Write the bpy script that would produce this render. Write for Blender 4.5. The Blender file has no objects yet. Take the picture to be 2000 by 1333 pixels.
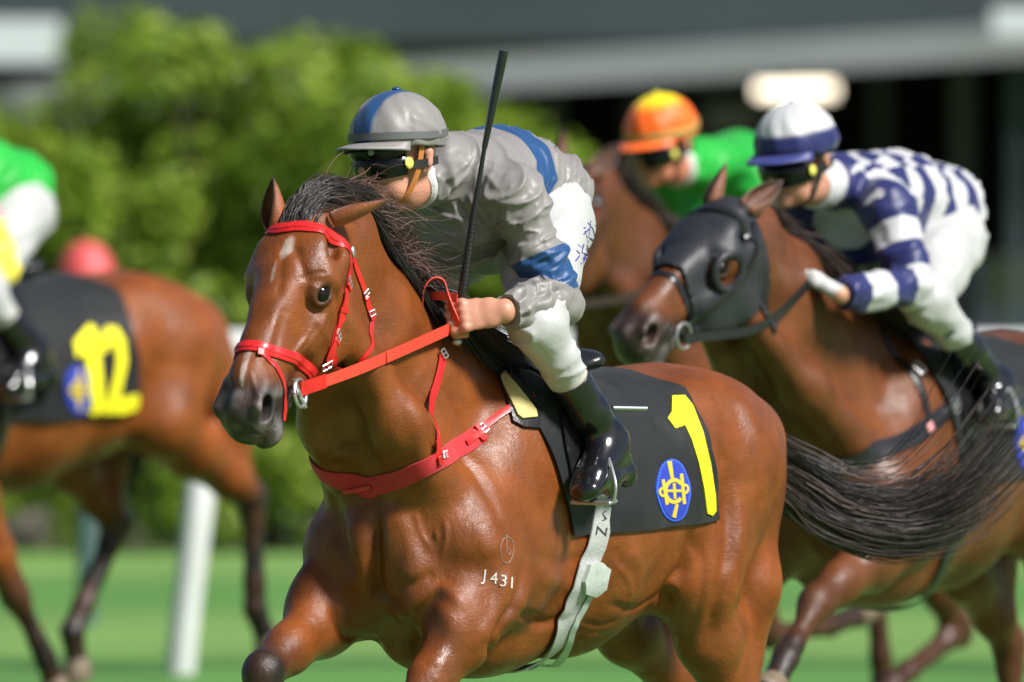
import bpy, bmesh, math, random
import numpy as np
from mathutils import Vector, Matrix
from mathutils.bvhtree import BVHTree
from math import radians, sin, cos, pi

random.seed(4); RNG = np.random.default_rng(4)
scn = bpy.context.scene
COL = scn.collection

# ------------------------------------------------------------------ camera
CAM_H = 2.25                       # photographer's eye above the turf
FPX = 22222.0                      # 400 mm lens, in pixels of a 2000 px wide frame
PITCH = math.atan(496.0 / FPX)
cam_d = bpy.data.cameras.new('camera'); cam = bpy.data.objects.new('camera', cam_d)
COL.objects.link(cam); scn.camera = cam
cam.location = (0, 0, CAM_H); cam.rotation_euler = (pi / 2 - PITCH, 0, 0)
cam_d.lens = 400; cam_d.sensor_width = 36; cam_d.clip_start = 0.5; cam_d.clip_end = 2000
cam_d.dof.use_dof = True; cam_d.dof.focus_distance = 27.35; cam_d.dof.aperture_fstop = 3.3

# ------------------------------------------------------------------ sky, floodlight key, exposure
SUN_DIR = Vector((0.58, -0.42, 0.70)).normalized()      # towards the light
world = bpy.data.worlds.new('World'); scn.world = world; world.use_nodes = True
wn = world.node_tree; bg = wn.nodes['Background']
sky = wn.nodes.new('ShaderNodeTexSky'); sky.sky_type = 'NISHITA'; sky.sun_disc = False
sky.sun_elevation = math.asin(SUN_DIR.z); sky.sun_rotation = math.atan2(SUN_DIR.x, SUN_DIR.y)
sky.air_density = 0.8; sky.dust_density = 1.5; sky.ozone_density = 0.6
wn.links.new(sky.outputs[0], bg.inputs[0]); bg.inputs[1].default_value = 0.06
sun_d = bpy.data.lights.new('sun', 'SUN'); sun = bpy.data.objects.new('sun', sun_d); COL.objects.link(sun)
sun_d.energy = 5.0; sun_d.angle = radians(12.0); sun_d.color = (1.0, 0.985, 0.96)
sun.rotation_euler = SUN_DIR.to_track_quat('Z', 'Y').to_euler(); sun.location = (6, 10, 12)
scn.view_settings.view_transform = 'Standard'; scn.view_settings.look = 'None'
scn.view_settings.exposure = 0.45; scn.view_settings.gamma = 1; scn.view_settings.use_curve_mapping = False
scn.render.engine = 'CYCLES'
scn.cycles.max_bounces = 6; scn.cycles.use_denoising = True

CAM_O = Vector((0, 0, CAM_H))
CAM_F = Vector((0, cos(PITCH), -sin(PITCH))); CAM_U = Vector((0, sin(PITCH), cos(PITCH))); CAM_R = Vector((1, 0, 0))
def ray(px, py):
    return (CAM_F + CAM_R * ((px - 1000) / FPX) + CAM_U * ((666.5 - py) / FPX)).normalized()
def at(px, py, Y):
    d = ray(px, py); return CAM_O + d * (Y / d.y)

# ------------------------------------------------------------------ helpers: objects
def tag(o, label=None, cat=None, group=None, kind=None):
    for k, v in (('label', label), ('category', cat), ('group', group), ('kind', kind)):
        if v: o[k] = v
    return o
def empty(name, M=None):
    o = bpy.data.objects.new(name, None); COL.objects.link(o); o.empty_display_size = 0.1
    if M is not None: o.matrix_world = M
    return o
def link(name, me, mat=None, parent=None, M=None):
    """mesh given in the parent's local coordinates"""
    o = bpy.data.objects.new(name, me); COL.objects.link(o)
    if mat is not None:
        for m in (mat if isinstance(mat, (list, tuple)) else [mat]): me.materials.append(m)
    if parent is not None: o.parent = parent
    if M is not None:
        if parent is None: o.matrix_world = M
        else: o.matrix_local = M
    return o
def raw_mesh(name, V, quads=None, tris=None, smooth=True, col=None, sharp=False):
    me = bpy.data.meshes.new(name)
    V = np.asarray(V, np.float32)
    parts = []; starts = []; tot = 0
    n4 = 0 if quads is None else len(quads); n3 = 0 if tris is None else len(tris)
    me.vertices.add(len(V)); me.vertices.foreach_set('co', V.ravel())
    li = []
    if n4: li.append(np.asarray(quads, np.int32).ravel())
    if n3: li.append(np.asarray(tris, np.int32).ravel())
    li = np.concatenate(li)
    me.loops.add(len(li)); me.loops.foreach_set('vertex_index', li)
    me.polygons.add(n4 + n3)
    ls = np.concatenate([np.arange(n4) * 4, n4 * 4 + np.arange(n3) * 3]).astype(np.int32)
    me.polygons.foreach_set('loop_start', ls)
    me.polygons.foreach_set('use_smooth', np.full(n4 + n3, smooth, bool))
    me.update(calc_edges=True); me.validate()
    if sharp: me.set_sharp_from_angle(angle=radians(38))
    if col is not None: set_col(me, col)
    return me
def set_col(me, col):
    a = me.color_attributes.new('Col', 'FLOAT_COLOR', 'POINT')
    c = np.ones((len(me.vertices), 4), np.float32); c[:, :3] = col[:, :3]
    if col.shape[1] > 3: c[:, 3] = col[:, 3]
    a.data.foreach_set('color', c.ravel())
def lin(r, g, b):
    f = lambda c: (c / 12.92 if c <= 0.04045 else ((c + 0.055) / 1.055) ** 2.4)
    return (f(r / 255), f(g / 255), f(b / 255))

# ------------------------------------------------------------------ helpers: materials
def mat(name, color=(.5, .5, .5), rough=.5, metal=0., spec=.5, coat=0., coat_rough=.1, attr=False, noise=0., nscale=20.,
        bump=0., bscale=60., bstretch=None, sheen=0., emit=0., rnoise=0., aniso=0., detail=4.):
    m = bpy.data.materials.new(name); m.use_nodes = True
    nt = m.node_tree; b = nt.nodes['Principled BSDF']; N = nt.nodes.new; L = nt.links.new
    b.inputs['Roughness'].default_value = rough; b.inputs['Metallic'].default_value = metal
    b.inputs['Specular IOR Level'].default_value = spec
    b.inputs['Coat Weight'].default_value = coat; b.inputs['Coat Roughness'].default_value = coat_rough
    b.inputs['Sheen Weight'].default_value = sheen; b.inputs['Anisotropic'].default_value = aniso
    tc = N('ShaderNodeTexCoord')
    src = None
    if attr:
        a = N('ShaderNodeAttribute'); a.attribute_name = 'Col'; src = a.outputs['Color']
    else:
        b.inputs['Base Color'].default_value = (*color, 1)
    if noise or rnoise:
        nz = N('ShaderNodeTexNoise'); nz.inputs['Scale'].default_value = nscale; nz.inputs['Detail'].default_value = detail
        L(tc.outputs['Object'], nz.inputs['Vector'])
    if noise:
        mr = N('ShaderNodeMapRange'); mr.inputs[1].default_value = .25; mr.inputs[2].default_value = .75
        mr.inputs[3].default_value = 1 - noise; mr.inputs[4].default_value = 1 + noise
        L(nz.outputs[0], mr.inputs[0])
        mx = N('ShaderNodeVectorMath'); mx.operation = 'SCALE'
        if src is None:
            rgb = N('ShaderNodeRGB'); rgb.outputs[0].default_value = (*color, 1); src = rgb.outputs[0]
        L(src, mx.inputs[0]); L(mr.outputs[0], mx.inputs['Scale']); src = mx.outputs[0]
    if src is not None: L(src, b.inputs['Base Color'])
    if rnoise:
        mr2 = N('ShaderNodeMapRange'); mr2.inputs[1].default_value = .3; mr2.inputs[2].default_value = .7
        mr2.inputs[3].default_value = max(.02, rough - rnoise); mr2.inputs[4].default_value = min(1, rough + rnoise)
        L(nz.outputs[0], mr2.inputs[0]); L(mr2.outputs[0], b.inputs['Roughness'])
    if bump:
        bn = N('ShaderNodeTexNoise'); bn.inputs['Scale'].default_value = bscale; bn.inputs['Detail'].default_value = 5
        if bstretch:
            mp = N('ShaderNodeMapping'); mp.inputs['Scale'].default_value = bstretch
            L(tc.outputs['Object'], mp.inputs[0]); L(mp.outputs[0], bn.inputs['Vector'])
        else: L(tc.outputs['Object'], bn.inputs['Vector'])
        bp = N('ShaderNodeBump'); bp.inputs['Strength'].default_value = bump; bp.inputs['Distance'].default_value = .01
        L(bn.outputs[0], bp.inputs['Height']); L(bp.outputs[0], b.inputs['Normal'])
    if emit:
        b.inputs['Emission Color'].default_value = (*color, 1); b.inputs['Emission Strength'].default_value = emit
    return m

# ------------------------------------------------------------------ helpers: implicit surfaces
def nrm(v):
    v = np.asarray(v, float); return v / max(1e-9, np.linalg.norm(v))
class Field:
    def __init__(s, xs, ys, zs):
        s.xs, s.ys, s.zs = [np.asarray(a, np.float32) for a in (xs, ys, zs)]
        s.f = np.full((len(xs), len(ys), len(zs)), 0.2, np.float32)
    def sub(s, lo, hi):
        sl = []
        for a, l, h in zip((s.xs, s.ys, s.zs), lo, hi):
            i0 = max(0, int(np.searchsorted(a, l)) - 1); i1 = min(len(a), int(np.searchsorted(a, h)) + 1)
            if i1 <= i0: return None
            sl.append(slice(i0, i1))
        return tuple(sl)
    def apply(s, sl, d, k, op):
        g = s.f[sl]
        if op == 'u':
            h = np.maximum(k - np.abs(g - d), 0) / k
            s.f[sl] = np.minimum(g, d) - h * h * k * .25
        else:
            h = np.maximum(k - np.abs(g + d), 0) / k
            s.f[sl] = np.maximum(g, -d) + h * h * k * .25
    def cap(s, a, b, ra, rb=None, up=(0, 0, 1), k=.03, op='u'):
        """capsule with elliptic section: radius number or (width, height), height measured along up"""
        if rb is None: rb = ra
        a = np.asarray(a, float); b = np.asarray(b, float)
        wa, ha = ra if isinstance(ra, (tuple, list)) else (ra, ra)
        wb, hb = rb if isinstance(rb, (tuple, list)) else (rb, rb)
        L = np.linalg.norm(b - a); n = (b - a) / max(L, 1e-6) if L > 1e-6 else np.array((1., 0, 0))
        v = np.asarray(up, float); v = v - n * v.dot(n)
        if np.linalg.norm(v) < 1e-3: v = np.cross(n, (0, 1, 0.1))
        v = nrm(v); u = np.cross(v, n)
        R = max(wa, ha, wb, hb) + k + .02
        sl = s.sub(np.minimum(a, b) - R, np.maximum(a, b) + R)
        if sl is None: return
        X = (s.xs[sl[0]] - a[0])[:, None, None]; Y = (s.ys[sl[1]] - a[1])[None, :, None]; Z = (s.zs[sl[2]] - a[2])[None, None, :]
        f32 = np.float32
        ax = X * f32(n[0]) + Y * f32(n[1]) + Z * f32(n[2])
        pu = X * f32(u[0]) + Y * f32(u[1]) + Z * f32(u[2]); pv = X * f32(v[0]) + Y * f32(v[1]) + Z * f32(v[2])
        t = np.clip(ax / f32(max(L, 1e-6)), 0, 1); o = ax - t * f32(L)
        w = f32(wa) + t * f32(wb - wa); h = f32(ha) + t * f32(hb - ha); m = np.minimum(w, h)
        q0 = (pu / w) ** 2 + (pv / h) ** 2 + (o / m) ** 2
        q1 = (pu / w ** 2) ** 2 + (pv / h ** 2) ** 2 + (o / m ** 2) ** 2
        k0 = np.sqrt(q0); d = k0 * (k0 - 1) / np.sqrt(np.maximum(q1, 1e-8))
        s.apply(sl, d, f32(k), op)
    def ell(s, c, r, ax=None, k=.03, op='u'):
        """ellipsoid with axes rows ax (3x3)"""
        c = np.asarray(c, float); A = np.eye(3) if ax is None else np.asarray(ax, float)
        R = max(r) + k + .02
        sl = s.sub(c - R, c + R)
        if sl is None: return
        f32 = np.float32
        X = (s.xs[sl[0]] - c[0])[:, None, None]; Y = (s.ys[sl[1]] - c[1])[None, :, None]; Z = (s.zs[sl[2]] - c[2])[None, None, :]
        q0 = q1 = f32(0)
        for i in range(3):
            p = X * f32(A[i][0]) + Y * f32(A[i][1]) + Z * f32(A[i][2])
            q0 = q0 + (p / f32(r[i])) ** 2; q1 = q1 + (p / f32(r[i] ** 2)) ** 2
        k0 = np.sqrt(q0); s.apply(sl, k0 * (k0 - 1) / np.sqrt(np.maximum(q1, 1e-8)), f32(k), op)
    def chain(s, pts, rs, up=(0, 0, 1), k=.03, op='u'):
        for i in range(len(pts) - 1): s.cap(pts[i], pts[i + 1], rs[i], rs[i + 1], up, k, op)
    def mesh(s, relax=1):
        f = s.f; ins = f < 0
        c = np.zeros(tuple(n - 1 for n in f.shape), np.uint8)
        for i in (0, 1):
            for j in (0, 1):
                for l in (0, 1):
                    c += ins[i:ins.shape[0] - 1 + i, j:ins.shape[1] - 1 + j, l:ins.shape[2] - 1 + l]
        I, J, K = np.nonzero((c > 0) & (c < 8)); n = len(I)
        vid = np.full(c.shape, -1, np.int32); vid[I, J, K] = np.arange(n)
        acc = np.zeros((n, 3)); cnt = np.zeros(n)
        cv = {(i, j, l): f[I + i, J + j, K + l] for i in (0, 1) for j in (0, 1) for l in (0, 1)}
        for ax in range(3):
            for p in (0, 1):
                for q in (0, 1):
                    c0 = [p, q]; c0.insert(ax, 0); c1 = [p, q]; c1.insert(ax, 1)
                    a = cv[tuple(c0)]; b = cv[tuple(c1)]; m = (a < 0) != (b < 0)
                    t = a[m] / (a[m] - b[m])
                    P = np.tile(np.array(c0, float), (m.sum(), 1)); P[:, ax] = t
                    acc[m] += P; cnt[m] += 1
        acc /= cnt[:, None]; acc += np.stack([I, J, K], 1)
        V = np.stack([np.interp(acc[:, d], np.arange(len(a)), a) for d, a in enumerate((s.xs, s.ys, s.zs))], 1)
        Q = []
        for ax in range(3):
            A = np.take(ins, range(0, ins.shape[ax] - 1), ax); B = np.take(ins, range(1, ins.shape[ax]), ax)
            e = np.stack(np.nonzero(A != B), 1)
            o1, o2 = [d for d in range(3) if d != ax]
            ok = (e[:, o1] > 0) & (e[:, o2] > 0) & (e[:, o1] < c.shape[o1]) & (e[:, o2] < c.shape[o2])
            e = e[ok]
            def g(d1, d2):
                x = e.copy(); x[:, o1] -= d1; x[:, o2] -= d2; return vid[x[:, 0], x[:, 1], x[:, 2]]
            q = np.stack([g(1, 1), g(0, 1), g(0, 0), g(1, 0)], 1)
            flip = A[e[:, 0], e[:, 1], e[:, 2]]
            if ax == 1: flip = ~flip
            q[~flip] = q[~flip][:, ::-1]; Q.append(q)
        Q = np.concatenate(Q); Q = Q[(Q >= 0).all(1)]
        for _ in range(relax): V = smooth_v(V, Q, .5)
        return V, Q
def smooth_v(V, Q, a=.5):
    E = np.concatenate([Q[:, [0, 1]], Q[:, [1, 2]], Q[:, [2, 3]], Q[:, [3, 0]]])
    n = len(V); cnt = np.bincount(E[:, 0], minlength=n) + np.bincount(E[:, 1], minlength=n)
    S = np.stack([np.bincount(E[:, 0], V[E[:, 1], d], n) + np.bincount(E[:, 1], V[E[:, 0], d], n) for d in range(3)], 1)
    return V * (1 - a) + a * S / np.maximum(cnt, 1)[:, None]
def v_normals(V, Q):
    fn = np.cross(V[Q[:, 2]] - V[Q[:, 0]], V[Q[:, 3]] - V[Q[:, 1]])
    N = np.stack([sum(np.bincount(Q[:, i], fn[:, d], len(V)) for i in range(4)) for d in range(3)], 1)
    return N / np.maximum(np.linalg.norm(N, axis=1), 1e-12)[:, None]
def axis(lo, hi, step, fine=None):
    """grid coordinates, finer inside fine=(lo, hi, step)"""
    if fine is None: return np.arange(lo, hi + step, step)
    a, b, fs = fine; a = max(a, lo); b = min(b, hi)
    return np.concatenate([np.arange(lo, a, step), np.arange(a, b, fs), np.arange(b, hi + step, step)])
def grid_axes(lo, hi, step): return [np.arange(l, h + step, step) for l, h in zip(lo, hi)]
def vnoise(P, scale, seed=0):
    """cheap smooth value noise on points, about -1..1"""
    p = np.asarray(P) * scale + seed * 17.31; i = np.floor(p).astype(np.int64); f = p - i; f = f * f * (3 - 2 * f); r = 0
    for a in (0, 1):
        for b in (0, 1):
            for c in (0, 1):
                h = ((i[:, 0] + a) * 73856093) ^ ((i[:, 1] + b) * 19349663) ^ ((i[:, 2] + c) * 83492791) ^ (seed * 2654435)
                h = (h * 1103515245 + 12345) & 0x7fffffff; h = ((h >> 8) ^ (h * 31)) & 0xffff
                r = r + (h / 32767.5 - 1) * (f[:, 0] if a else 1 - f[:, 0]) * (f[:, 1] if b else 1 - f[:, 1]) * (f[:, 2] if c else 1 - f[:, 2])
    return r
def polyline(P, step=.006):
    """Catmull-Rom resampling"""
    P = np.asarray(P, float)
    if len(P) == 2:
        n = max(2, int(np.linalg.norm(P[1] - P[0]) / step)); t = np.linspace(0, 1, n)[:, None]; return P[0] + (P[1] - P[0]) * t
    Q = np.vstack([2 * P[0] - P[1], P, 2 * P[-1] - P[-2]]); out = []
    for i in range(1, len(Q) - 2):
        n = max(2, int(np.linalg.norm(Q[i + 1] - Q[i]) / step)); t = np.linspace(0, 1, n, endpoint=False)[:, None]
        out.append(.5 * (2 * Q[i] + (Q[i + 1] - Q[i - 1]) * t + (2 * Q[i - 1] - 5 * Q[i] + 4 * Q[i + 1] - Q[i + 2]) * t ** 2 + (3 * Q[i] - Q[i - 1] - 3 * Q[i + 1] + Q[i + 2]) * t ** 3))
    return np.vstack(out + [Q[-2][None]])
def seg_dist(P, a, b):
    a = np.asarray(a, float); b = np.asarray(b, float); d = b - a
    t = np.clip(((P - a) @ d) / max(d @ d, 1e-9), 0, 1)
    return np.linalg.norm(P - a - t[:, None] * d, axis=1), t
def stroke(V, N, path, amp, width):
    """raise (amp>0) or sink a soft line on the surface"""
    path = np.asarray(path); lo = path.min(0) - 3 * width; hi = path.max(0) + 3 * width
    m = np.nonzero(((V > lo) & (V < hi)).all(1))[0]
    if not len(m): return
    best = np.full(len(m), 1e9); tt = np.zeros(len(m))
    for i in range(len(path) - 1):
        d, t = seg_dist(V[m], path[i], path[i + 1]); u = d < best; best[u] = d[u]; tt[u] = (i + t[u]) / (len(path) - 1)
    fade = np.clip(np.minimum(tt, 1 - tt) * 6 + .25, 0, 1)
    V[m] += N[m] * (amp * fade * np.exp(-(best / width) ** 2))[:, None]
def tube_mesh(P, R, n=8, close=True):
    P = np.asarray(P, float); R = np.broadcast_to(np.asarray(R, float), (len(P),))
    T = np.gradient(P, axis=0); T /= np.maximum(np.linalg.norm(T, axis=1), 1e-9)[:, None]
    up = np.array((0, 0, 1.)) if abs(T[0][2]) < .9 else np.array((1., 0, 0)); V = []
    for p, t, r in zip(P, T, R):
        u = nrm(np.cross(t, up)); v = np.cross(u, t); up = v
        a = np.arange(n) * 2 * pi / n
        V.append(p + r * (np.cos(a)[:, None] * u + np.sin(a)[:, None] * v))
    V = np.vstack(V); m = len(P); i = np.arange(m - 1)[:, None] * n; j = np.arange(n)[None]
    q = np.stack([i + j, i + (j + 1) % n, i + n + (j + 1) % n, i + n + j], -1).reshape(-1, 4)
    tr = []
    if close:
        V = np.vstack([V, P[0], P[-1]]); c0 = len(V) - 2
        tr = [(c0, (k + 1) % n, k) for k in range(n)] + [(c0 + 1, (m - 1) * n + k, (m - 1) * n + (k + 1) % n) for k in range(n)]
    return V, q, tr
class MB:
    """collects shapes into one mesh"""
    def __init__(s): s.V = []; s.q = []; s.t = []; s.n = 0
    def add(s, V, q=None, t=None):
        s.V.append(np.asarray(V, float))
        if q is not None and len(q): s.q.append(np.asarray(q) + s.n)
        if t is not None and len(t): s.t.append(np.asarray(t) + s.n)
        s.n += len(V); return s
    def tube(s, P, R, n=8, step=None):
        P = polyline(P, step) if step else P
        if step and not np.isscalar(R): R = np.interp(np.linspace(0, 1, len(P)), np.linspace(0, 1, len(R)), R)
        return s.add(*tube_mesh(P, R, n))
    def box(s, c, size, A=None, bev=0.):
        h = np.array(size) / 2; A = np.eye(3) if A is None else np.asarray(A)
        if bev > 0:
            V = []
            for sx in (-1, 1):
                for sy in (-1, 1):
                    for sz in (-1, 1):
                        for d in range(3):
                            p = h.copy(); p = p - bev; p[d] = h[d]; V.append(p * (sx, sy, sz))
            V = np.array(V); bm = bmesh.new(); vs = [bm.verts.new(v) for v in V]
            r = bmesh.ops.convex_hull(bm, input=vs); bm.verts.ensure_lookup_table()
            bm.verts.index_update(); t = [[v.index for v in f.verts] for f in bm.faces]
            V = np.array([v.co[:] for v in bm.verts]); bm.free()
            return s.add(np.asarray(c) + V @ A, None, t)
        V = np.array([(x, y, z) for x in (-1, 1) for y in (-1, 1) for z in (-1, 1)], float) * h
        q = [(0, 1, 3, 2), (4, 6, 7, 5), (0, 4, 5, 1), (2, 3, 7, 6), (0, 2, 6, 4), (1, 5, 7, 3)]
        return s.add(np.asarray(c) + V @ A, q)
    def ball(s, c, r, A=None, n=16):
        th = np.linspace(0, pi, n // 2 + 1)[1:-1]; ph = np.arange(n) * 2 * pi / n
        V = np.array([(sin(t) * cos(p), sin(t) * sin(p), cos(t)) for t in th for p in ph] + [(0, 0, 1), (0, 0, -1)])
        A = np.eye(3) if A is None else np.asarray(A); m = len(th)
        q = [(i * n + j, (i + 1) * n + j, (i + 1) * n + (j + 1) % n, i * n + (j + 1) % n) for i in range(m - 1) for j in range(n)]
        t = [(m * n, j, (j + 1) % n) for j in range(n)] + [(m * n + 1, (m - 1) * n + (j + 1) % n, (m - 1) * n + j) for j in range(n)]
        return s.add(np.asarray(c) + (V * np.broadcast_to(np.asarray(r, float), (3,))) @ A, q, t)
    def mesh(s, name, smooth=True, col=None):
        return raw_mesh(name, np.vstack(s.V), np.concatenate(s.q) if s.q else None, np.concatenate(s.t) if s.t else None, smooth, col, sharp=smooth)
def ring_pts(c, r, A, n=24, a0=0, a1=2 * pi, ry=None):
    a = np.linspace(a0, a1, n)[:, None]; A = np.asarray(A)
    return np.asarray(c) + r * np.cos(a) * A[0] + (ry or r) * np.sin(a) * A[1]

class Surf:
    """a built surface (local coordinates) that straps, cloths and strokes can be laid on"""
    def __init__(s, V, Q, M):
        s.V, s.Q = V, Q; s.M = M; s.Mi = M.inverted()
        s.bvh = BVHTree.FromPolygons([tuple(v) for v in V.tolist()], Q.tolist())
    def pick(s, px, py):
        o = s.Mi @ CAM_O; d = (s.Mi.to_3x3() @ ray(px, py)).normalized()
        h = s.bvh.ray_cast(o, d, 60)
        if h[0] is not None: return np.array(h[0])
        # just off the edge: take the closest surface point to the ray
        best = None
        for r in np.linspace(25, 32, 60):
            q = s.bvh.find_nearest(o + d * r)
            if q[0] is not None and (best is None or q[3] < best[0]): best = (q[3], np.array(q[0]))
        return best[1]
    def near(s, p):
        q = s.bvh.find_nearest(Vector(p)); return np.array(q[0]), np.array(q[1])
    def cast(s, o, d, dist=5):
        h = s.bvh.ray_cast(Vector(o), Vector(d).normalized(), dist)
        return (None, None) if h[0] is None else (np.array(h[0]), np.array(h[1]))
def ribbon(surf, pts, width, gap=.002, thick=.003, nc=3, step=.008, widths=None, drape=True, edge_round=True, it=10):
    """a strap of real thickness laid along points on a surface -> V, quads"""
    P = polyline(pts, step); out = []
    if drape:
        prs = [surf.near(p) for p in P]; Nn = np.array([q[1] for q in prs]); P = np.array([q[0] for q in prs])
        for _ in range(it):
            Nn[1:-1] = (Nn[:-2] + Nn[1:-1] * 2 + Nn[2:]) / 4; P[1:-1] = (P[:-2] + P[1:-1] * 2 + P[2:]) / 4
        Nn /= np.maximum(np.linalg.norm(Nn, axis=1), 1e-9)[:, None]
    T = np.gradient(P, axis=0); T /= np.maximum(np.linalg.norm(T, axis=1), 1e-9)[:, None]
    if widths is not None: W = np.interp(np.linspace(0, 1, len(P)), np.linspace(0, 1, len(widths)), widths)
    else: W = np.full(len(P), width)
    top = []; bot = []
    for p, n, t, w in zip(P, Nn, T, W):
        c = nrm(np.cross(t, n)); n2 = nrm(np.cross(c, t))
        for j in range(nc):
            s_ = (j / (nc - 1) * 2 - 1); q = p + c * s_ * w / 2
            g, gn = surf.near(q)
            h = max((g - p) @ n2, -.006) if np.linalg.norm(g - q) < .05 else 0
            b = q + n2 * (h + gap); e = .25 if (edge_round and abs(s_) > .99) else 0
            bot.append(b); top.append(b + n2 * thick * (1 - e * 1.6))
    return slab(np.array(top), np.array(bot), len(P), nc)
def slab(top, bot, m, nc):
    V = np.vstack([top, bot]); o = m * nc; q = []
    for i in range(m - 1):
        for j in range(nc - 1):
            a = i * nc + j; q.append((a, a + nc, a + nc + 1, a + 1)); q.append((o + a, o + a + 1, o + a + nc + 1, o + a + nc))
        a = i * nc; b = a + nc - 1
        q.append((a, o + a, o + a + nc, a + nc)); q.append((b, b + nc, o + b + nc, o + b))
    for j in range(nc - 1):
        a = j; q.append((a, a + 1, o + a + 1, o + a)); a = (m - 1) * nc + j; q.append((a, o + a, o + a + 1, a + 1))
    return V, np.array(q)
def free_ribbon(P, side, width, thick=.003, step=.01, widths=None):
    """a strap through the air; side = its width direction (one, or one per control point)"""
    n0 = len(P); C = polyline(P, step); S = np.asarray(side, float)
    if S.ndim == 1: S = np.tile(S, (len(C), 1))
    else: S = np.stack([np.interp(np.linspace(0, 1, len(C)), np.linspace(0, 1, len(S)), S[:, d]) for d in range(3)], 1)
    T = np.gradient(C, axis=0); T /= np.maximum(np.linalg.norm(T, axis=1), 1e-9)[:, None]
    W = np.full(len(C), width) if widths is None else np.interp(np.linspace(0, 1, len(C)), np.linspace(0, 1, len(widths)), widths)
    top = []; bot = []
    for p, t, s_, w in zip(C, T, S, W):
        c = nrm(s_ - t * (s_ @ t)); n = np.cross(c, t)
        for j in (-1, 0, 1): top.append(p + c * j * w / 2 + n * thick / 2); bot.append(p + c * j * w / 2 - n * thick / 2)
    return slab(np.array(top), np.array(bot), len(C), 3)
# ------------------------------------------------------------------ materials
def coat_mat():
    m = mat('bay coat', attr=True, rough=.40, spec=.32, noise=.30, nscale=11, detail=9)
    nt = m.node_tree; b = nt.nodes['Principled BSDF']; N = nt.nodes.new; L = nt.links.new; tc = N('ShaderNodeTexCoord')
    def noise(sc, det, stretch=None, rough=.5):
        n = N('ShaderNodeTexNoise'); n.inputs['Scale'].default_value = sc; n.inputs['Detail'].default_value = det; n.inputs['Roughness'].default_value = rough
        if stretch: mp = N('ShaderNodeMapping'); mp.inputs['Scale'].default_value = stretch; L(tc.outputs['Object'], mp.inputs[0]); L(mp.outputs[0], n.inputs['Vector'])
        else: L(tc.outputs['Object'], n.inputs['Vector'])
        return n.outputs[0]
    def rng(src, a, b_, c, d): r = N('ShaderNodeMapRange'); r.inputs[1].default_value = a; r.inputs[2].default_value = b_; r.inputs[3].default_value = c; r.inputs[4].default_value = d; L(src, r.inputs[0]); return r.outputs[0]
    wet = noise(7, 7, (1, 1, .6), .65); L(rng(wet, .46, .66, .02, .60), b.inputs['Coat Weight']); b.inputs['Coat Roughness'].default_value = .20
    L(rng(noise(26, 8, (.6, 1, 1), .7), .3, .7, .30, .56), b.inputs['Roughness'])
    hair = noise(170, 6, (.22, 1, 1), .7); mid = noise(30, 6, (.8, 1, .55), .6); big = noise(9, 4)
    b1 = N('ShaderNodeBump'); b1.inputs['Strength'].default_value = .34; b1.inputs['Distance'].default_value = .02; L(big, b1.inputs['Height'])
    b2 = N('ShaderNodeBump'); b2.inputs['Strength'].default_value = .34; b2.inputs['Distance'].default_value = .008; L(mid, b2.inputs['Height']); L(b1.outputs[0], b2.inputs['Normal'])
    b3 = N('ShaderNodeBump'); b3.inputs['Strength'].default_value = .5; b3.inputs['Distance'].default_value = .003; L(hair, b3.inputs['Height']); L(b2.outputs[0], b3.inputs['Normal'])
    L(b3.outputs[0], b.inputs['Normal']); L(b3.outputs[0], b.inputs['Coat Normal'])
    b.inputs['Sheen Weight'].default_value = .0; b.inputs['Sheen Roughness'].default_value = .4; b.inputs['Sheen Tint'].default_value = (1, .75, .55, 1)
    return m
COAT = coat_mat()
def mask_silk(name, colA, colB):
    m = mat(name, colA, .44, spec=.34, bump=.10, bscale=60, sheen=.1); nt = m.node_tree; N = nt.nodes.new; L = nt.links.new
    a = N('ShaderNodeAttribute'); a.attribute_name = 'Msk'; r = N('ShaderNodeMapRange'); r.inputs[1].default_value = -.006; r.inputs[2].default_value = .006; L(a.outputs['Fac'], r.inputs[0])
    mx = N('ShaderNodeMix'); mx.data_type = 'RGBA'; mx.inputs['A'].default_value = (*colA, 1); mx.inputs['B'].default_value = (*colB, 1); L(r.outputs[0], mx.inputs['Factor']); L(mx.outputs['Result'], nt.nodes['Principled BSDF'].inputs['Base Color'])
    return creases(m)
def creases(m, scale=7.0, stretch=(.45, 1, 1.2), strength=.6, dist=.012):
    nt = m.node_tree; N = nt.nodes.new; L = nt.links.new; b = nt.nodes['Principled BSDF']; tc = N('ShaderNodeTexCoord'); mp = N('ShaderNodeMapping'); mp.inputs['Rotation'].default_value = (.3, .7, .4); mp.inputs['Scale'].default_value = stretch
    n = N('ShaderNodeTexNoise'); n.noise_type = 'RIDGED_MULTIFRACTAL'; n.inputs['Scale'].default_value = scale; n.inputs['Detail'].default_value = 2.5; n.inputs['Roughness'].default_value = .45; n.inputs['Distortion'].default_value = .6
    L(tc.outputs['Object'], mp.inputs[0]); L(mp.outputs[0], n.inputs['Vector']); bp = N('ShaderNodeBump'); bp.inputs['Strength'].default_value = strength; bp.inputs['Distance'].default_value = dist; L(n.outputs[0], bp.inputs['Height'])
    old = b.inputs['Normal'].links
    if old: L(old[0].from_socket, bp.inputs['Normal'])
    L(bp.outputs[0], b.inputs['Normal']); return m
def set_mask(me, v):
    at_ = me.attributes.new('Msk', 'FLOAT', 'POINT'); at_.data.foreach_set('value', np.asarray(v, np.float32))
M_EYE = mat('horse eye', (.007, .004, .003), .06, spec=.35)
M_HOOF = mat('hoof horn', (.17, .125, .08), .55, noise=.35, nscale=30, bump=.3, bscale=70)
M_EAR = mat('ear hair', attr=True, rough=.55, noise=.2, nscale=60, bump=.25, bscale=220, sheen=.2)
M_HAIR = mat('horse hair', attr=True, rough=.42, spec=.6)
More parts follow.
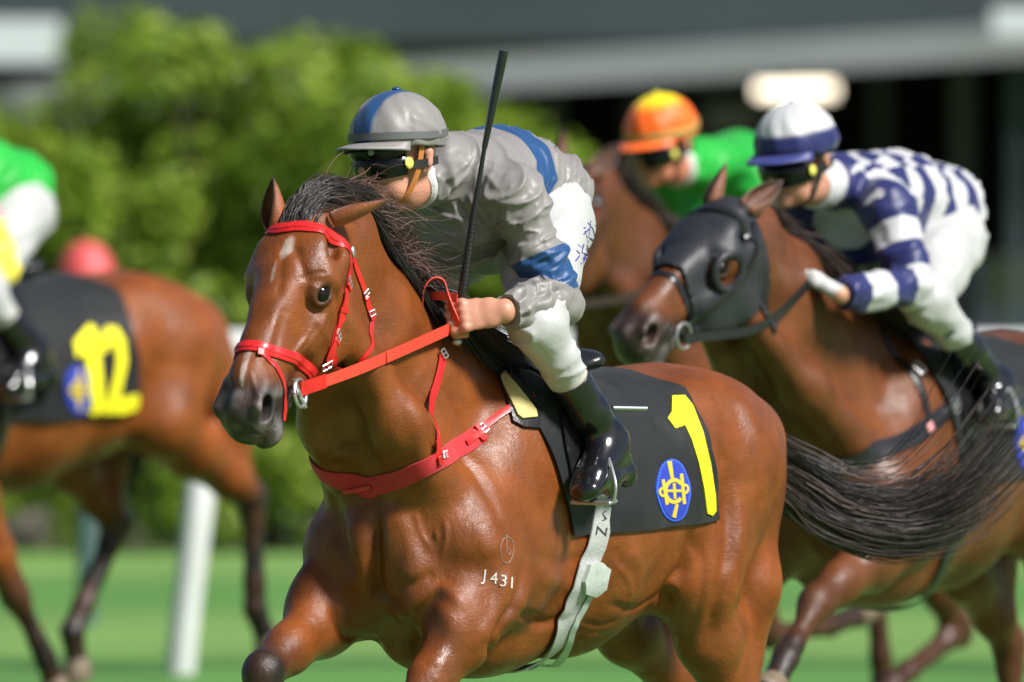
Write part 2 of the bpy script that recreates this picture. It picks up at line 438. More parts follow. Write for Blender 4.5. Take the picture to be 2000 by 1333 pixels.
M_RED = mat('red strap', (.60, .016, .016), .36, spec=.5, coat=.15, noise=.28, nscale=38, bump=.06, bscale=120)
M_RED2 = mat('orange red rein', (.66, .055, .030), .48, noise=.12, nscale=60, bump=.25, bscale=300)
M_FELT = mat('red webbing', (.52, .010, .018), .75, noise=.14, nscale=70, bump=.35, bscale=400, sheen=.2)
M_STEEL = mat('steel', (.50, .50, .50), .36, metal=.85, noise=.1, nscale=60)
M_CLOTH = mat('black cloth', (.0065, .0075, .0085), .62, spec=.28, noise=.25, nscale=16, bump=.35, bscale=26, sheen=.15)
M_YEL = mat('yellow felt', (.80, .72, .006), .75, noise=.06, nscale=60, bump=.25, bscale=300)
M_BLUE = mat('blue felt', (.012, .035, .36), .75, noise=.12, nscale=60, bump=.25, bscale=300)
M_BLUE2 = mat('blue edging', (.03, .10, .62), .6, bump=.3, bscale=300)
M_SPUR = mat('dull steel', (.35, .35, .35), .35, metal=1)
M_GOLD = mat('gold thread', (.62, .46, .03), .6, bump=.4, bscale=400)
M_BLACKL = mat('black leather', (.011, .011, .012), .30, spec=.6, noise=.2, nscale=30, bump=.12, bscale=90)
M_PATENT = mat('patent boot', (.006, .006, .007), .20, spec=.6, coat=.45, coat_rough=.07, bump=.22, bscale=16)
M_WEB = mat('white webbing', (.42, .43, .41), .7, noise=.10, nscale=30, bump=.5, bscale=420, bstretch=(1, 1, .5))
M_RUB = mat('grey green rubber', (.40, .44, .40), .45, noise=.18, nscale=40, bump=.15, bscale=60)
M_FOAM = mat('yellow foam', (.52, .43, .17), .85, noise=.08, nscale=40, bump=.3, bscale=200)
M_INK = mat('dark ink', (.03, .035, .04), .8)
M_BRAND = mat('white brand hair', (.52, .46, .42), .8, noise=.25, nscale=120)
M_BRAND2 = mat('faint brand hair', (.20, .105, .06), .8, noise=.25, nscale=120)
M_SKIN = mat('skin', attr=True, rough=.46, spec=.4, noise=.10, nscale=40, bump=.08, bscale=160)
M_SKIN.node_tree.nodes['Principled BSDF'].inputs['Subsurface Weight'].default_value = .12
M_SKIN.node_tree.nodes['Principled BSDF'].inputs['Subsurface Radius'].default_value = (.01, .004, .002)
M_SILK = mat('racing silk', attr=True, rough=.44, spec=.36, noise=.05, nscale=30, bump=.16, bscale=34, sheen=.1)
M_BREECH = mat('white breeches', (.42, .42, .41), .55, noise=.05, nscale=14, bump=.22, bscale=30, sheen=.1)
M_BREECH2 = mat('cream legging', (.44, .42, .36), .6, noise=.08, nscale=18, bump=.1, bscale=60)
M_LENS = mat('dark goggle lens', (.004, .005, .005), .16, spec=.35)
M_GOGF = mat('goggle frame', (.012, .012, .012), .4)
M_BADGE = mat('yellow badge', (.66, .62, .10), .5)
M_GREYM = mat('grey emblem', (.30, .32, .33), .5)
M_ORSTRAP = mat('orange strap', (.42, .15, .03), .5)
M_RING = mat('gold ring', (.75, .6, .35), .25, metal=1)
M_WHITE = mat('white cotton', (.50, .50, .49), .75, bump=.3, bscale=60)
M_PURPLE = mat('purple ink', (.055, .04, .22), .7)
creases(M_SILK); creases(M_BREECH, 6.0, (1, .5, .5), .65); creases(M_CLOTH, 3.5, (1, .6, .35), .30, .015)
# ------------------------------------------------------------------ horses
def frame(px, Y, theta):
    """local frame: x forward, y to the horse's left, z up; origin on the turf under the withers"""
    h = radians(theta); X = (px - 1000) / FPX * Y * 1.0002
    return Matrix(((-cos(h), sin(h), 0, X), (-sin(h), -cos(h), 0, Y), (0, 0, 1, 0), (0, 0, 0, 1)))
def lp(M, px, py, y):
    """pixel -> local point on the plane at distance y left of the spine"""
    Mi = M.inverted(); o = Mi @ CAM_O; d = Mi.to_3x3() @ ray(px, py); t = (y - o.y) / d.y
    return np.array(o + d * t)
def ld(M, px, py, Y):
    return np.array(M.inverted() @ at(px, py, Y))
def to_px(M, p):
    w = M @ Vector(p) - CAM_O; z = w.dot(CAM_F)
    return (1000 + FPX * w.x / z, 666.5 - FPX * w.dot(CAM_U) / z)

class Head:
    """head frame: x from poll down the face, y left, z out of the face"""
    def __init__(s, o, yaw, pitch, roll, sc=1.0):
        y, p, r = radians(yaw), radians(pitch), radians(roll)
        f = np.array((cos(p) * cos(y), cos(p) * sin(y), -sin(p)))
        l = np.array((-sin(y), cos(y), 0)); u = np.cross(f, l)
        s.f = f; s.l = l * cos(r) + u * sin(r); s.u = u * cos(r) - l * sin(r); s.o = np.asarray(o, float); s.s = sc
        s.A = np.array((s.f, s.l, s.u))
    def __call__(s, x, y, z): return s.o + s.s * (s.f * x + s.l * y + s.u * z)
    def inv(s, P): return ((np.asarray(P) - s.o) / s.s) @ s.A.T
    def mirror(s, P):
        q = s.inv(P); q[..., 1] *= -1; return s.o + s.s * (q @ s.A)

def eye_frame(hd, s):
    n = nrm(hd.f * .30 + hd.l * s * .86 + hd.u * .30); e1 = nrm(hd.f - n * (hd.f @ n)); e2 = np.cross(n, e1); e2 = e2 if e2 @ hd.u > 0 else -e2
    return hd(.205, s * .083, -.070), n, e1, e2
def horse_field(F, hd, legs, neck, detail=True):
    c = F.cap
    # trunk: x, centre z, half width, half height
    st = [(.40, 1.15, .13, .17), (.28, 1.18, .19, .26), (.13, 1.20, .215, .335), (-.06, 1.215, .235, .365), (-.30, 1.185, .265, .335), (-.55, 1.225, .262, .29),
          (-.78, 1.29, .235, .25), (-.95, 1.29, .20, .22), (-1.05, 1.30, .14, .17)]
    F.chain([(x, 0, z) for x, z, w, h in st], [(w, h) for x, z, w, h in st], k=.05)
    c((.10, 0, 1.50), (-.22, 0, 1.475), (.07, .095), (.09, .06), k=.09)                    # withers
    c((-.5, 0, 1.46), (-.80, 0, 1.455), (.11, .065), (.13, .075), k=.08)                    # loin and croup
    for s in (-1, 1):
        F.ell((-.79, s * .125, 1.37), (.27, .135, .165), k=.06)                           # gluteals
        F.ell((-.62, s * .20, 1.33), (.07, .05, .07), k=.10)                              # point of hip
        F.ell((.02, s * .15, 1.33), (.13, .09, .24), np.array(((.82, 0, .57), (0, 1, 0), (-.57, 0, .82))), k=.06)  # scapula
        F.ell((.40, s * .085, 1.07), (.10, .095, .14), k=.035)                            # breast muscles
        F.ell((.12, s * .06, .93), (.22, .10, .11), k=.08)
    # neck
    pts = [n[0] for n in neck]; F.chain(pts, [n[1] for n in neck], k=.07)
    for s in (-1, 1):
        a = hd(.17, s * .06, -.19); b = np.array((.33, s * .13, 1.20)); m = (a + b) / 2 + np.array((.0, s * .01, -.015))
        F.chain([a, m, b], [.030, .052, .08], k=.08)                                      # brachiocephalic muscle
    # legs
    for (kind, s, J) in legs:
        J = [np.asarray(p, float) for p in J]
        if kind == 'fore':
            P, E, K, T, Hf = J                                                             # point of shoulder, elbow, knee, fetlock, hoof
            c((.02, s * .15, 1.46), P, (.06, .12), (.085, .11), up=(1, 0, .3), k=.06)
            c(P, E, .10, .10, k=.06)
            F.ell((E * .55 + np.array((-.0, s * .19, 1.2)) * .45), (.15, .075, .15), k=.06) # triceps
            F.chain([E, E * .68 + K * .32, E * .3 + K * .7, K], [(.078, .105), (.072, .088), (.048, .056), (.043, .050)], up=(1, 0, .5), k=.04)
            F.ell(E * .72 + K * .28 + np.array((.03, s * .02, .02)), (.06, .05, .10), k=.05)
            c(K * .97 + E * .03, K * .95 + T * .05, (.043, .047), (.041, .045), k=.02)
            F.chain([K, K * .8 + T * .2, K * .25 + T * .75, T], [.041, .029, .028, .036], k=.025)
            c(K * .8 + T * .2 - np.array((.022, 0, 0)), T - np.array((.02, 0, 0)), .014, .016, k=.02)
            c(T, Hf, .034, .036, k=.02)
        else:
            G, S, Hk, T, Hf = J                                                            # hip, stifle, hock, fetlock, hoof
            c(G, S, (.14, .17), (.105, .12), up=(1, 0, .3), k=.07)
            F.chain([(-1.04, s * .09, 1.36), G * .25 + S * .25 + Hk * .5 + np.array((-.075, 0, .12)), S * .25 + Hk * .75 + np.array((-.03, 0, 0))], [.10, .085, .05], k=.07)
            F.ell(S * .8 + G * .2, (.11, .09, .13), k=.06)
            F.chain([S, S * .65 + Hk * .35, S * .25 + Hk * .75, Hk], [(.085, .11), (.075, .092), (.045, .055), (.042, .055)], up=(1, 0, .5), k=.05)
            d = nrm(Hk - S); c(Hk - d * .01 + np.array((-.03, 0, .03)), Hk + np.array((-.012, 0, -.03)), .024, .028, k=.025)
            F.chain([Hk, Hk * .8 + T * .2, Hk * .25 + T * .75, T], [(.042, .05), .034, .032, .039], k=.03)
            c(Hk * .8 + T * .2 - np.array((.022, 0, 0)), T - np.array((.02, 0, 0)), .015, .017, k=.02)
            c(T, Hf, .036, .038, k=.02)
    # head
    q = hd.s; up = hd.u; hd0 = hd
    class _H:
        A, f, l, u, s = hd0.A, hd0.f, hd0.l, hd0.u, hd0.s
        def __call__(s_, x, y, z): return hd0(x if x < .4 else .4 + (x - .4) * .86, y, z)
    hd = _H()
    hs = [(.0, -.075, .070, .080), (.09, -.088, .092, .093), (.17, -.090, .098, .094), (.27, -.090, .080, .088), (.37, -.080, .056, .074), (.47, -.080, .054, .070), (.555, -.084, .052, .062)]
    F.chain([hd(x, 0, z) for x, z, w, h in hs], [(w * q, h * q) for x, z, w, h in hs], up=up, k=.03)
    c(hd(.02, 0, -.02), hd(.17, 0, -.018), (.06, .022), (.066, .022), up=up, k=.03)
    c(hd(.2, 0, -.022), hd(.5, 0, -.025), (.045, .02), (.027, .018), up=up, k=.025)         # nasal bone
    for s in (-1, 1):
        F.ell(hd(.19, s * .056, -.170), (.130 * q, .034 * q, .110 * q), hd.A, k=.035)      # cheek
        c(hd(.25, s * .03, -.215), hd(.47, s * .018, -.152), (.022, .035), (.02, .024), up=up, k=.03)
        c(hd(.105, s * .074, -.030), hd(.165, s * .090, -.045), .018, .017, k=.05)         # brow and cheekbone
        c(hd(.165, s * .092, -.075), hd(.09, s * .094, -.085), .018, .016, k=.04)
        c(hd(.235, s * .083, -.105), hd(.37, s * .056, -.098), .010, .008, k=.018)          # facial crest
        F.ell(hd(.095, s * .082, -.05), (.03, .018, .02), hd.A, k=.03, op='s')              # temple hollow
        F.ell(hd(.30, s * .092, -.060), (.075, .024, .040), hd.A, k=.05, op='s')             # hollow before the eye
        ec, en, e1, e2 = eye_frame(hd, s)
        F.ell(ec + en * .004, (.025 * q, .025 * q, .025 * q), hd.A, k=.02)
        F.ell(ec + en * .024, (.024 * q, .014 * q, .018 * q), np.array((e1, en, e2)), k=.008, op='s')
        if detail:
            ring = [ec + (e1 * .0262 * cos(a) + e2 * (.0195 + .002 * (sin(a) > 0)) * sin(a)) * q + en * (.0165 - .004 * abs(cos(a))) * q for a in np.linspace(0, 2 * pi, 13)]
            F.chain(ring, [.0048 if sin(a) < .2 else .0062 for a in np.linspace(0, 2 * pi, 13)], k=.008)
            F.chain([ec + e1 * -.030 + e2 * .012 + en * .006, ec + e2 * .031 + en * .010, ec + e1 * .026 + e2 * .020 + en * .004], [.004, .005, .004], k=.010)
    c(hd(.45, 0, -.168), hd(.535, 0, -.172), (.036, .026), (.038, .030), up=up, k=.03)     # chin
    F.ell(hd(.540, 0, -.185), (.042, .038, .028), hd.A, k=.02)
    F.ell(hd(.588, 0, -.105), (.036, .052, .056), hd.A, k=.03)                             # upper lip
    c(hd(.55, 0, -.128), hd(.60, 0, -.115), (.044, .018), (.036, .016), up=up, k=.02)
    for s in (-1, 1):
        c(hd(.50, s * .044, -.062), hd(.575, s * .053, -.070), (.024, .034), (.020, .040), up=up, k=.022)   # nostrils
        B = np.array((nrm(hd.f * .85 - hd.u * .45), nrm(hd.l), nrm(hd.u * .85 + hd.f * .45)))
        F.ell(hd(.570, s * .072, -.068), (.036, .030, .022), B, k=.006, op='s')
        F.ell(hd(.555, s * .046, -.068), (.028, .028, .016), B, k=.008, op='s')
        c(hd(.42, s * .060, -.150), hd(.575, s * .052, -.150), .0045, .0045, k=.010, op='s')  # mouth

HORSES = {}
def horse_legs(lf, rf, lh, rh):
    return [('fore', 1, lf), ('fore', -1, rf), ('hind', 1, lh), ('hind', -1, rh)]

def make_horse(name, M, hd, legs, neck, res, head_res, label, group, coat=(.20, .064, .016), star=True, strokes=(), ears=None, maneP=None, sock=1.0):
    root = empty(name, M); tag(root, label, 'horse', group)
    lo = np.array((-1.5, -.42, .03)); hi = np.array((.75, .42, 1.70))
    allp = [p for (_, _, J) in legs for p in J]
    lo = np.minimum(lo, np.min(allp, 0) - .09); hi = np.maximum(hi, np.max(allp, 0) + .09)
    hb = np.array([hd(x, y, z) for x in (-.05, .68) for y in (-.13, .13) for z in (-.30, .06)]); hl, hh = hb.min(0), hb.max(0)
    lo = np.minimum(lo, hl); hi = np.maximum(hi, hh)
    ax = [axis(lo[i], hi[i], res, (hl[i], hh[i], head_res) if head_res else None) for i in range(3)]
    F = Field(*ax); horse_field(F, hd, legs, neck, head_res is not None and head_res < .008)
    V, Q = F.mesh(2); del F
    if (lambda n: ((V - V.mean(0)) * n).sum())(v_normals(V, Q)) < 0: Q = Q[:, ::-1].copy()
    S = Surf(V, Q, M)
    if strokes:
        N = v_normals(V, Q)
        for (pts, amp, wd) in strokes:
            path = [p if len(p) == 3 else S.pick(*p) for p in pts]
            stroke(V, N, polyline(path, .02) if len(path) > 2 else path, amp, wd)
        V = smooth_v(V, Q, .25)
    # coat colours: black points, darker muzzle, pale markings
    col = np.tile(np.array(coat), (len(V), 1)); n1 = vnoise(V, 5, 3)[:, None]; n2 = vnoise(V, 14, 5)[:, None]
    col *= 1 + .12 * n1 + .06 * n2
    dark = np.array((.018, .013, .011))
    w = np.zeros(len(V))
    for kind, s, J in legs:
        for a, b, r, full in ((J[2], J[3], .10, sock), (J[3], J[4], .12, max(sock, .9))):
            d, t = seg_dist(V, a, b); w = np.maximum(w, np.clip(1.25 - d / r, 0, 1) * full)
        d, t = seg_dist(V, J[1], J[2]); w = np.maximum(w, sock * np.clip((t - .72) / .25, 0, 1) * np.clip(1.3 - d / .12, 0, 1))
    H = hd.inv(V); near = (np.abs(H[:, 1]) < .14) & (H[:, 2] > -.32) & (H[:, 2] < .08) & (H[:, 0] < .7) & (H[:, 0] > -.05)
    mz = np.clip((H[:, 0] - .435 - .03 * n1[:, 0] - np.clip(H[:, 2] + .05, -.1, .05) * .8) / .075, 0, 1) * near
    w = np.maximum(w, np.clip(mz * .93, 0, 1))
    for s in (-1, 1):
        e = np.linalg.norm((H - (.212, s * .10, -.064)) * (1, 1, 1.1), axis=1); w = np.maximum(w, np.clip(1.25 - e / .034, 0, .8) * near)
    w = np.clip(w * (1 + .25 * n2[:, 0]), 0, 1)[:, None]
    rimn = np.clip(vnoise(V, 38, 6) * 1.4, 0, 1)[:, None]; grey = (np.array((.030, .026, .025)) + np.array((.10, .085, .08)) * rimn) * np.clip(mz, 0, 1)[:, None] + dark * (1 - np.clip(mz, 0, 1)[:, None])
    col = col * (1 - w) + grey * w
    if star:
        for (cx, cy, rx, ry, a) in ((.135, .012, .034, .014, .75), (.20, .0, .03, .006, .35), (.47, .012, .05, .007, .6), (.43, .004, .03, .006, .4)):
            g = ((H[:, 0] - cx) / rx) ** 2 + ((H[:, 1] - cy - .006 * n2[:, 0]) / ry) ** 2
            sw = (np.clip(1.3 - g - .5 * vnoise(V, 60, 8), 0, 1) * a * near * (H[:, 2] > -.07))[:, None]
            col = col * (1 - sw) + np.array((.52, .44, .38)) * sw
    me = raw_mesh('body', V, Q, col=np.clip(col, 0.004, 1)); body = link('body', me, COAT, root)
    # eyes
    for s in (-1, 1):
        m = MB(); ec, en, e1, e2 = eye_frame(hd, s); m.ball(ec, .0270 * hd.s, hd.A, 24)
        link('eye', m.mesh('eye'), M_EYE, root)
    # hooves
    for kind, s, J in legs:
        a, b = np.asarray(J[3]), np.asarray(J[4]); d = nrm(b - a); fw = nrm(np.array((1, 0, 0)) - d * d[0])
        if d[2] > .3: fw = -fw
        n = nrm(np.cross(d, fw)); rings = []
        for t, r, sh in ((-.012, .036, 0), (.0, .041, 0), (.02, .045, .006), (.062, .056, .022), (.066, .052, .022)):
            an = np.arange(16) * 2 * pi / 16
            rings.append(b + d * t + fw * sh + np.cos(an)[:, None] * fw * r * 1.08 + np.sin(an)[:, None] * n * r)
        V2 = np.vstack(rings + [b[None] + d * .058 + fw * .022]); q = [(i * 16 + j, i * 16 + (j + 1) % 16, (i + 1) * 16 + (j + 1) % 16, (i + 1) * 16 + j) for i in range(4) for j in range(16)]
        t3 = [(64 + j, 64 + (j + 1) % 16, 80) for j in range(16)]
        link('hoof', raw_mesh('hoof', V2, q, t3), M_HOOF, root)
    # ears
    for (base, tip, open_dir, wd) in ears or []:
        link('ear', ear_mesh(hd(*base), hd(*tip), nrm(hd.f * open_dir[0] + hd.l * open_dir[1] + hd.u * open_dir[2]), wd, coat), M_EAR, root)
    HORSES[name] = root
    return root, Surf(V, Q, M), body
def ear_mesh(b, t, op, wd, coat):
    ax = nrm(t - b); L = np.linalg.norm(t - b); op = nrm(op - ax * (op @ ax)); sd = np.cross(ax, op)
    nl, na = 15, 15; outer = []; inner = []; co = []; ci = []
    prof = [(0, .80), (.15, .95), (.35, 1.0), (.55, .86), (.75, .58), (.9, .28), (1.0, .03)]
    for i in range(nl):
        u = i / (nl - 1); r = wd * np.interp(u, [p[0] for p in prof], [p[1] for p in prof]); half = np.interp(u, [0, .2, .5, 1], [2.9, 2.45, 2.1, 1.9])
        ctr = b + ax * L * u + op * (.16 * wd * np.sin(u * pi) - .012 * u)
        for j in range(na):
            a = -half + 2 * half * j / (na - 1); d = -op * np.cos(a) * .8 + sd * np.sin(a)
            outer.append(ctr + d * r); inner.append(ctr + d * max(r - .0035, .0005) + ax * (-.0005))
            edge = max(0, abs(a) / half - .82) / .18 * .8; tipd = max(0, (u - .72) / .28)
            w = max(edge * min(1, u * 1.6), tipd * .95)
            co.append(np.array(coat) * 1.35 * (1 - w) + np.array((.015, .012, .011)) * w); ci.append(np.array(coat) * np.array((.9, 1.0, 1.2)) * (1 - w) + np.array((.015, .012, .011)) * w)
    V, q = slab(np.array(outer), np.array(inner), nl, na)
    return raw_mesh('ear', V, q, col=np.vstack([co, ci]))
def hair_mesh(name, roots, dirs, lengths, flow, rnd, radius=.0016, seg=9, curl=.02, seed=1, clump=12, prof=None):
    """many thin tapering strands as one mesh. flow(P, t, k) -> bend direction; P roots"""
    rg = np.random.default_rng(seed); n = len(roots); P = np.asarray(roots, float).copy(); D = np.asarray(dirs, float).copy()
    D /= np.linalg.norm(D, axis=1)[:, None]; L = np.asarray(lengths, float)
    cl = rg.normal(size=(n // clump + 1, 3))[np.arange(n) // clump]; ind = rg.normal(size=(n, 3)); ph = rg.uniform(0, 6.28, n)
    path = [P.copy()]
    for i in range(seg):
        t = (i + 1) / seg
        D = D + flow(P, t) / seg * 2.0 + cl * rnd * t / seg * 4 + ind * rnd * .45 * t / seg * 4
        D /= np.linalg.norm(D, axis=1)[:, None]
        P = P + D * (L / seg)[:, None]
        wig = np.stack([np.sin(ph + t * 9), np.cos(ph * 1.7 + t * 8), np.sin(ph * .6 + t * 10)], 1) * curl * (L * t)[:, None]
        path.append(P + wig)
    path = np.stack(path, 1); T = np.gradient(path, axis=1); T /= np.maximum(np.linalg.norm(T, axis=2), 1e-9)[..., None]
    ref = rg.normal(size=(n, 1, 3)); u = np.cross(T, ref); u /= np.maximum(np.linalg.norm(u, axis=2), 1e-9)[..., None]; v = np.cross(T, u)
    tt = np.linspace(0, 1, seg + 1); pr = np.interp(tt, [0, .1, .6, 1], [.8, 1, .8, .12]) * radius; pr = pr[None, :, None] * rg.uniform(.6, 1.5, (n, 1, 1))
    V = np.stack([path + pr * (np.cos(a) * u + np.sin(a) * v) for a in (0, 2.094, 4.189)], 2).reshape(-1, 3)
    s0 = (np.arange(n)[:, None, None] * (seg + 1) + np.arange(seg)[None, :, None]) * 3; j = np.arange(3)[None, None]
    q = np.stack([s0 + j, s0 + (j + 1) % 3, s0 + 3 + (j + 1) % 3, s0 + 3 + j], -1).reshape(-1, 4)
    base = rg.uniform(.55, 1.5, n); red = rg.uniform(0, 1, n) ** 2
    c = np.stack([.014 + .022 * red, .011 + .010 * red, .010 + .006 * red], 1) * base[:, None]
    tipf = (tt ** 2)[None, :, None]; c = c[:, None] * (1 + 1.2 * tipf * np.array((1.25, 1., .95)))
    return raw_mesh(name, V, q, col=np.repeat(c.reshape(-1, 3), 3, 0))
# ------------------------------------------------------------------ the leading horse
MH = frame(950, 27.78, 57)
poll = lp(MH, 590, 404, .02)
hdH = Head(poll, 6, 50.5, 3, 1.03)
neckH = [(np.array((.12, 0, 1.33)), (.13, .27)), (np.array((.34, .0, 1.47)), (.115, .235)), (np.array((.54, .005, 1.66)), (.092, .175)), (hdH(-.02, 0, -.12) + np.array((-.05, 0, -.03)), (.075, .125)), (hdH(.04, 0, -.10), (.068, .10))]
legsH = horse_legs(
    [(.33, .17, 1.14), (.30, .19, 1.03), (.60, .165, .74), (.76, .16, .47), (.83, .16, .36)],
    [(.37, -.16, 1.12), (.33, -.18, 1.02), lp(MH, 512, 1315, -.15), (.80, -.14, .58), (.74, -.14, .46)],
    [(-.86, .15, 1.30), (-.66, .185, 1.03), (-.92, .165, .60), (-.78, .16, .21), (-.73, .16, .10)],
    [(-.88, -.15, 1.30), (-.76, -.18, 1.0), (-1.19, -.15, .68), (-1.25, -.14, .30), (-1.35, -.14, .23)])
horse1, S1, body1 = make_horse('racehorse', MH, hdH, legsH, neckH, .009, .0045,
    coat=(.178, .047, .0082), label='bay racehorse in red bridle and breastplate, black saddle cloth number one', group='racehorses galloping past',
    strokes=[
    ([(733, 985), (731, 1080), (741, 1165), (786, 1212), (798, 1275)], -.030, .020), ([(640, 960), (668, 1060), (700, 1130)], -.010, .02), ([(650, 900), (690, 930), (735, 985)], -.009, .025), ([(646, 1180), (671, 1240), (731, 1268)], -.014, .012),
    ([(690, 1010), (700, 1090), (705, 1160)], .010, .030), ([(780, 1000), (800, 1080), (800, 1140)], .012, .032), ([(791, 1195), (826, 1165), (866, 1150), (905, 1185)], .010, .016), ([(770, 1150), (810, 1140), (850, 1120)], -.008, .014),
    ([(880, 860), (930, 930), (975, 1010), (1000, 1080)], -.009, .022), ([(1019, 1110), (1004, 1190), (962, 1258), (930, 1308)], -.022, .016), ([(990, 1120), (972, 1190), (935, 1255)], .010, .022), ([(935, 1020), (960, 1090)], .006, .03),
    ([(860, 1180), (885, 1230), (850, 1310)], .010, .028), ([(798, 1215), (792, 1280), (770, 1325)], -.012, .014), ([(1005, 1190), (1040, 1215), (1075, 1222)], -.010, .010), ([(905, 880), (950, 960), (985, 1040)], .006, .03),
    ([(850, 1040), (856, 1052)], .005, .006), ([(868, 1020), (872, 1050), (862, 1085)], .004, .007), ([(810, 1000), (826, 1050), (846, 1075)], .004, .006),
    ([(1395, 850), (1420, 940), (1425, 1050), (1405, 1160), (1380, 1260)], -.016, .026), ([(1350, 1050), (1335, 1110), (1300, 1170), (1270, 1205)], -.022, .018), ([(1340, 1040), (1370, 1090), (1370, 1160), (1345, 1240)], -.008, .018),
    ([(1440, 770), (1480, 870), (1490, 980)], .010, .035), ([(1470, 900), (1475, 1050), (1450, 1200)], -.008, .03), ([(1440, 1180), (1460, 1250), (1445, 1310)], -.010, .015), ([(1420, 1160), (1450, 1185), (1480, 1180)], -.004, .006), ([(1430, 1240), (1460, 1262), (1490, 1250)], -.004, .006), ([(1410, 900), (1440, 1000), (1440, 1100)], .009, .03),
    ([(1050, 1090), (1100, 1100), (1180, 1085)], -.006, .018), ([(1050, 1130), (1120, 1145), (1200, 1130)], .006, .02), ([(1190, 1180), (1240, 1190), (1290, 1165)], -.008, .012), ([(1020, 1200), (1060, 1215), (1110, 1200)], -.008, .014), ([(1120, 1230), (1180, 1245), (1240, 1215)], -.007, .010),
    ([(1200, 1100), (1230, 1140), (1225, 1200)], .005, .006), ([(1130, 1250), (1165, 1240), (1190, 1250)], .005, .006), ([(1140, 1215), (1175, 1222), (1205, 1210)], -.005, .007), ([(1090, 1150), (1098, 1190), (1120, 1220)], .004, .006), ([(1230, 1070), (1250, 1120), (1240, 1180)], .005, .02), ([(1200, 1070), (1215, 1110)], -.005, .015),
    # neck
    ([(640, 850), (665, 880), (700, 870)], -.006, .02), ([(745, 700), (780, 790), (800, 880), (790, 930)], -.008, .03), ([(700, 780), (735, 850), (745, 930)], .008, .028), ([(655, 860), (665, 900), (690, 940)], .004, .010), ([(810, 720), (850, 800), (870, 860)], .006, .03), ([(870, 740), (905, 800), (960, 850)], -.006, .03),
    # face
    ([(640, 615), (620, 650), (590, 690)], .0035, .006), ([(600, 660), (575, 690)], .003, .005), ([(575, 480), (590, 520), (600, 550)], -.005, .012), ([(590, 545), (610, 535), (640, 532)], -.004, .005), ([(588, 560), (600, 600), (630, 612)], -.004, .006), ([(555, 470), (548, 520), (545, 580)], -.003, .012),
    ([(560, 590), (545, 650), (525, 720)], -.004, .014), ([(610, 620), (640, 660), (650, 700)], .006, .016), ([(650, 560), (665, 620), (655, 690)], -.005, .012), ([(560, 720), (575, 750), (590, 765)], -.003, .006), ([(490, 730), (498, 760), (505, 775)], .003, .006), ([(470, 830), (500, 848), (540, 835)], -.004, .005),
    ],
    ears=[((.045, -.066, -.022), (-.055, -.088, .045), (.45, -.4, .6), .036), ((.02, .074, -.03), (-.055, .200, -.030), (-.62, .1, .45), .030)])
# ------------------------------------------------------------------ the leading horse: mane, tail
def crest_points(S, hd, n, y=0.0, x0=.70, x1=.0):
    out = []
    for x in np.linspace(x0, x1, n):
        p, _ = S.cast((x, y, 2.4), (0, 0, -1)); out.append(p if p is not None else (x, y, 1.7))
    return np.array(out)
def make_mane(root, S, hd, n, seed, wind=(-1, .25, .1), lmin=.10, lmax=.30, radius=.0016, x1=.0, fly=.0, lie=.9):
    rg = np.random.default_rng(seed)
    x0 = hd(0, 0, 0)[0] - .02; C = crest_points(S, hd, 60, 0, x0, x1)
    t = np.sort(rg.uniform(0, 1, n)); R = np.stack([np.interp(t, np.linspace(0, 1, 60), C[:, d]) for d in range(3)], 1)
    R[:, 1] += rg.normal(0, .012, n); R[:, 2] -= .012
    D = np.tile(np.array((-1.0, .05, .16)), (n, 1)) + rg.normal(0, .11, (n, 3))
    L = np.interp(t, [0, .08, .35, .6, 1], [.7, .9, 1.0, 1.35, 1.3]) * rg.uniform(lmin, lmax, n)
    w = np.array(wind)
    def flow(P, tt):
        f = np.tile(w * 1.15, (n, 1)); f[:, 2] += np.where(t > .35, -1.5 * tt * lie, -.75 * tt * lie) + .35 * (t < .12); f[:, 1] += np.interp(t, [.35, .6], [.10, 1.5])
        return f
    me = hair_mesh('mane', R, D, L, flow, .16, radius, 9, .012, seed)
    return link('mane', me, M_HAIR, root)
make_mane(horse1, S1, hdH, 3600, 11, wind=(-1.2, -.05, -.25), lmin=.10, lmax=.22, radius=.0015, lie=1.3)
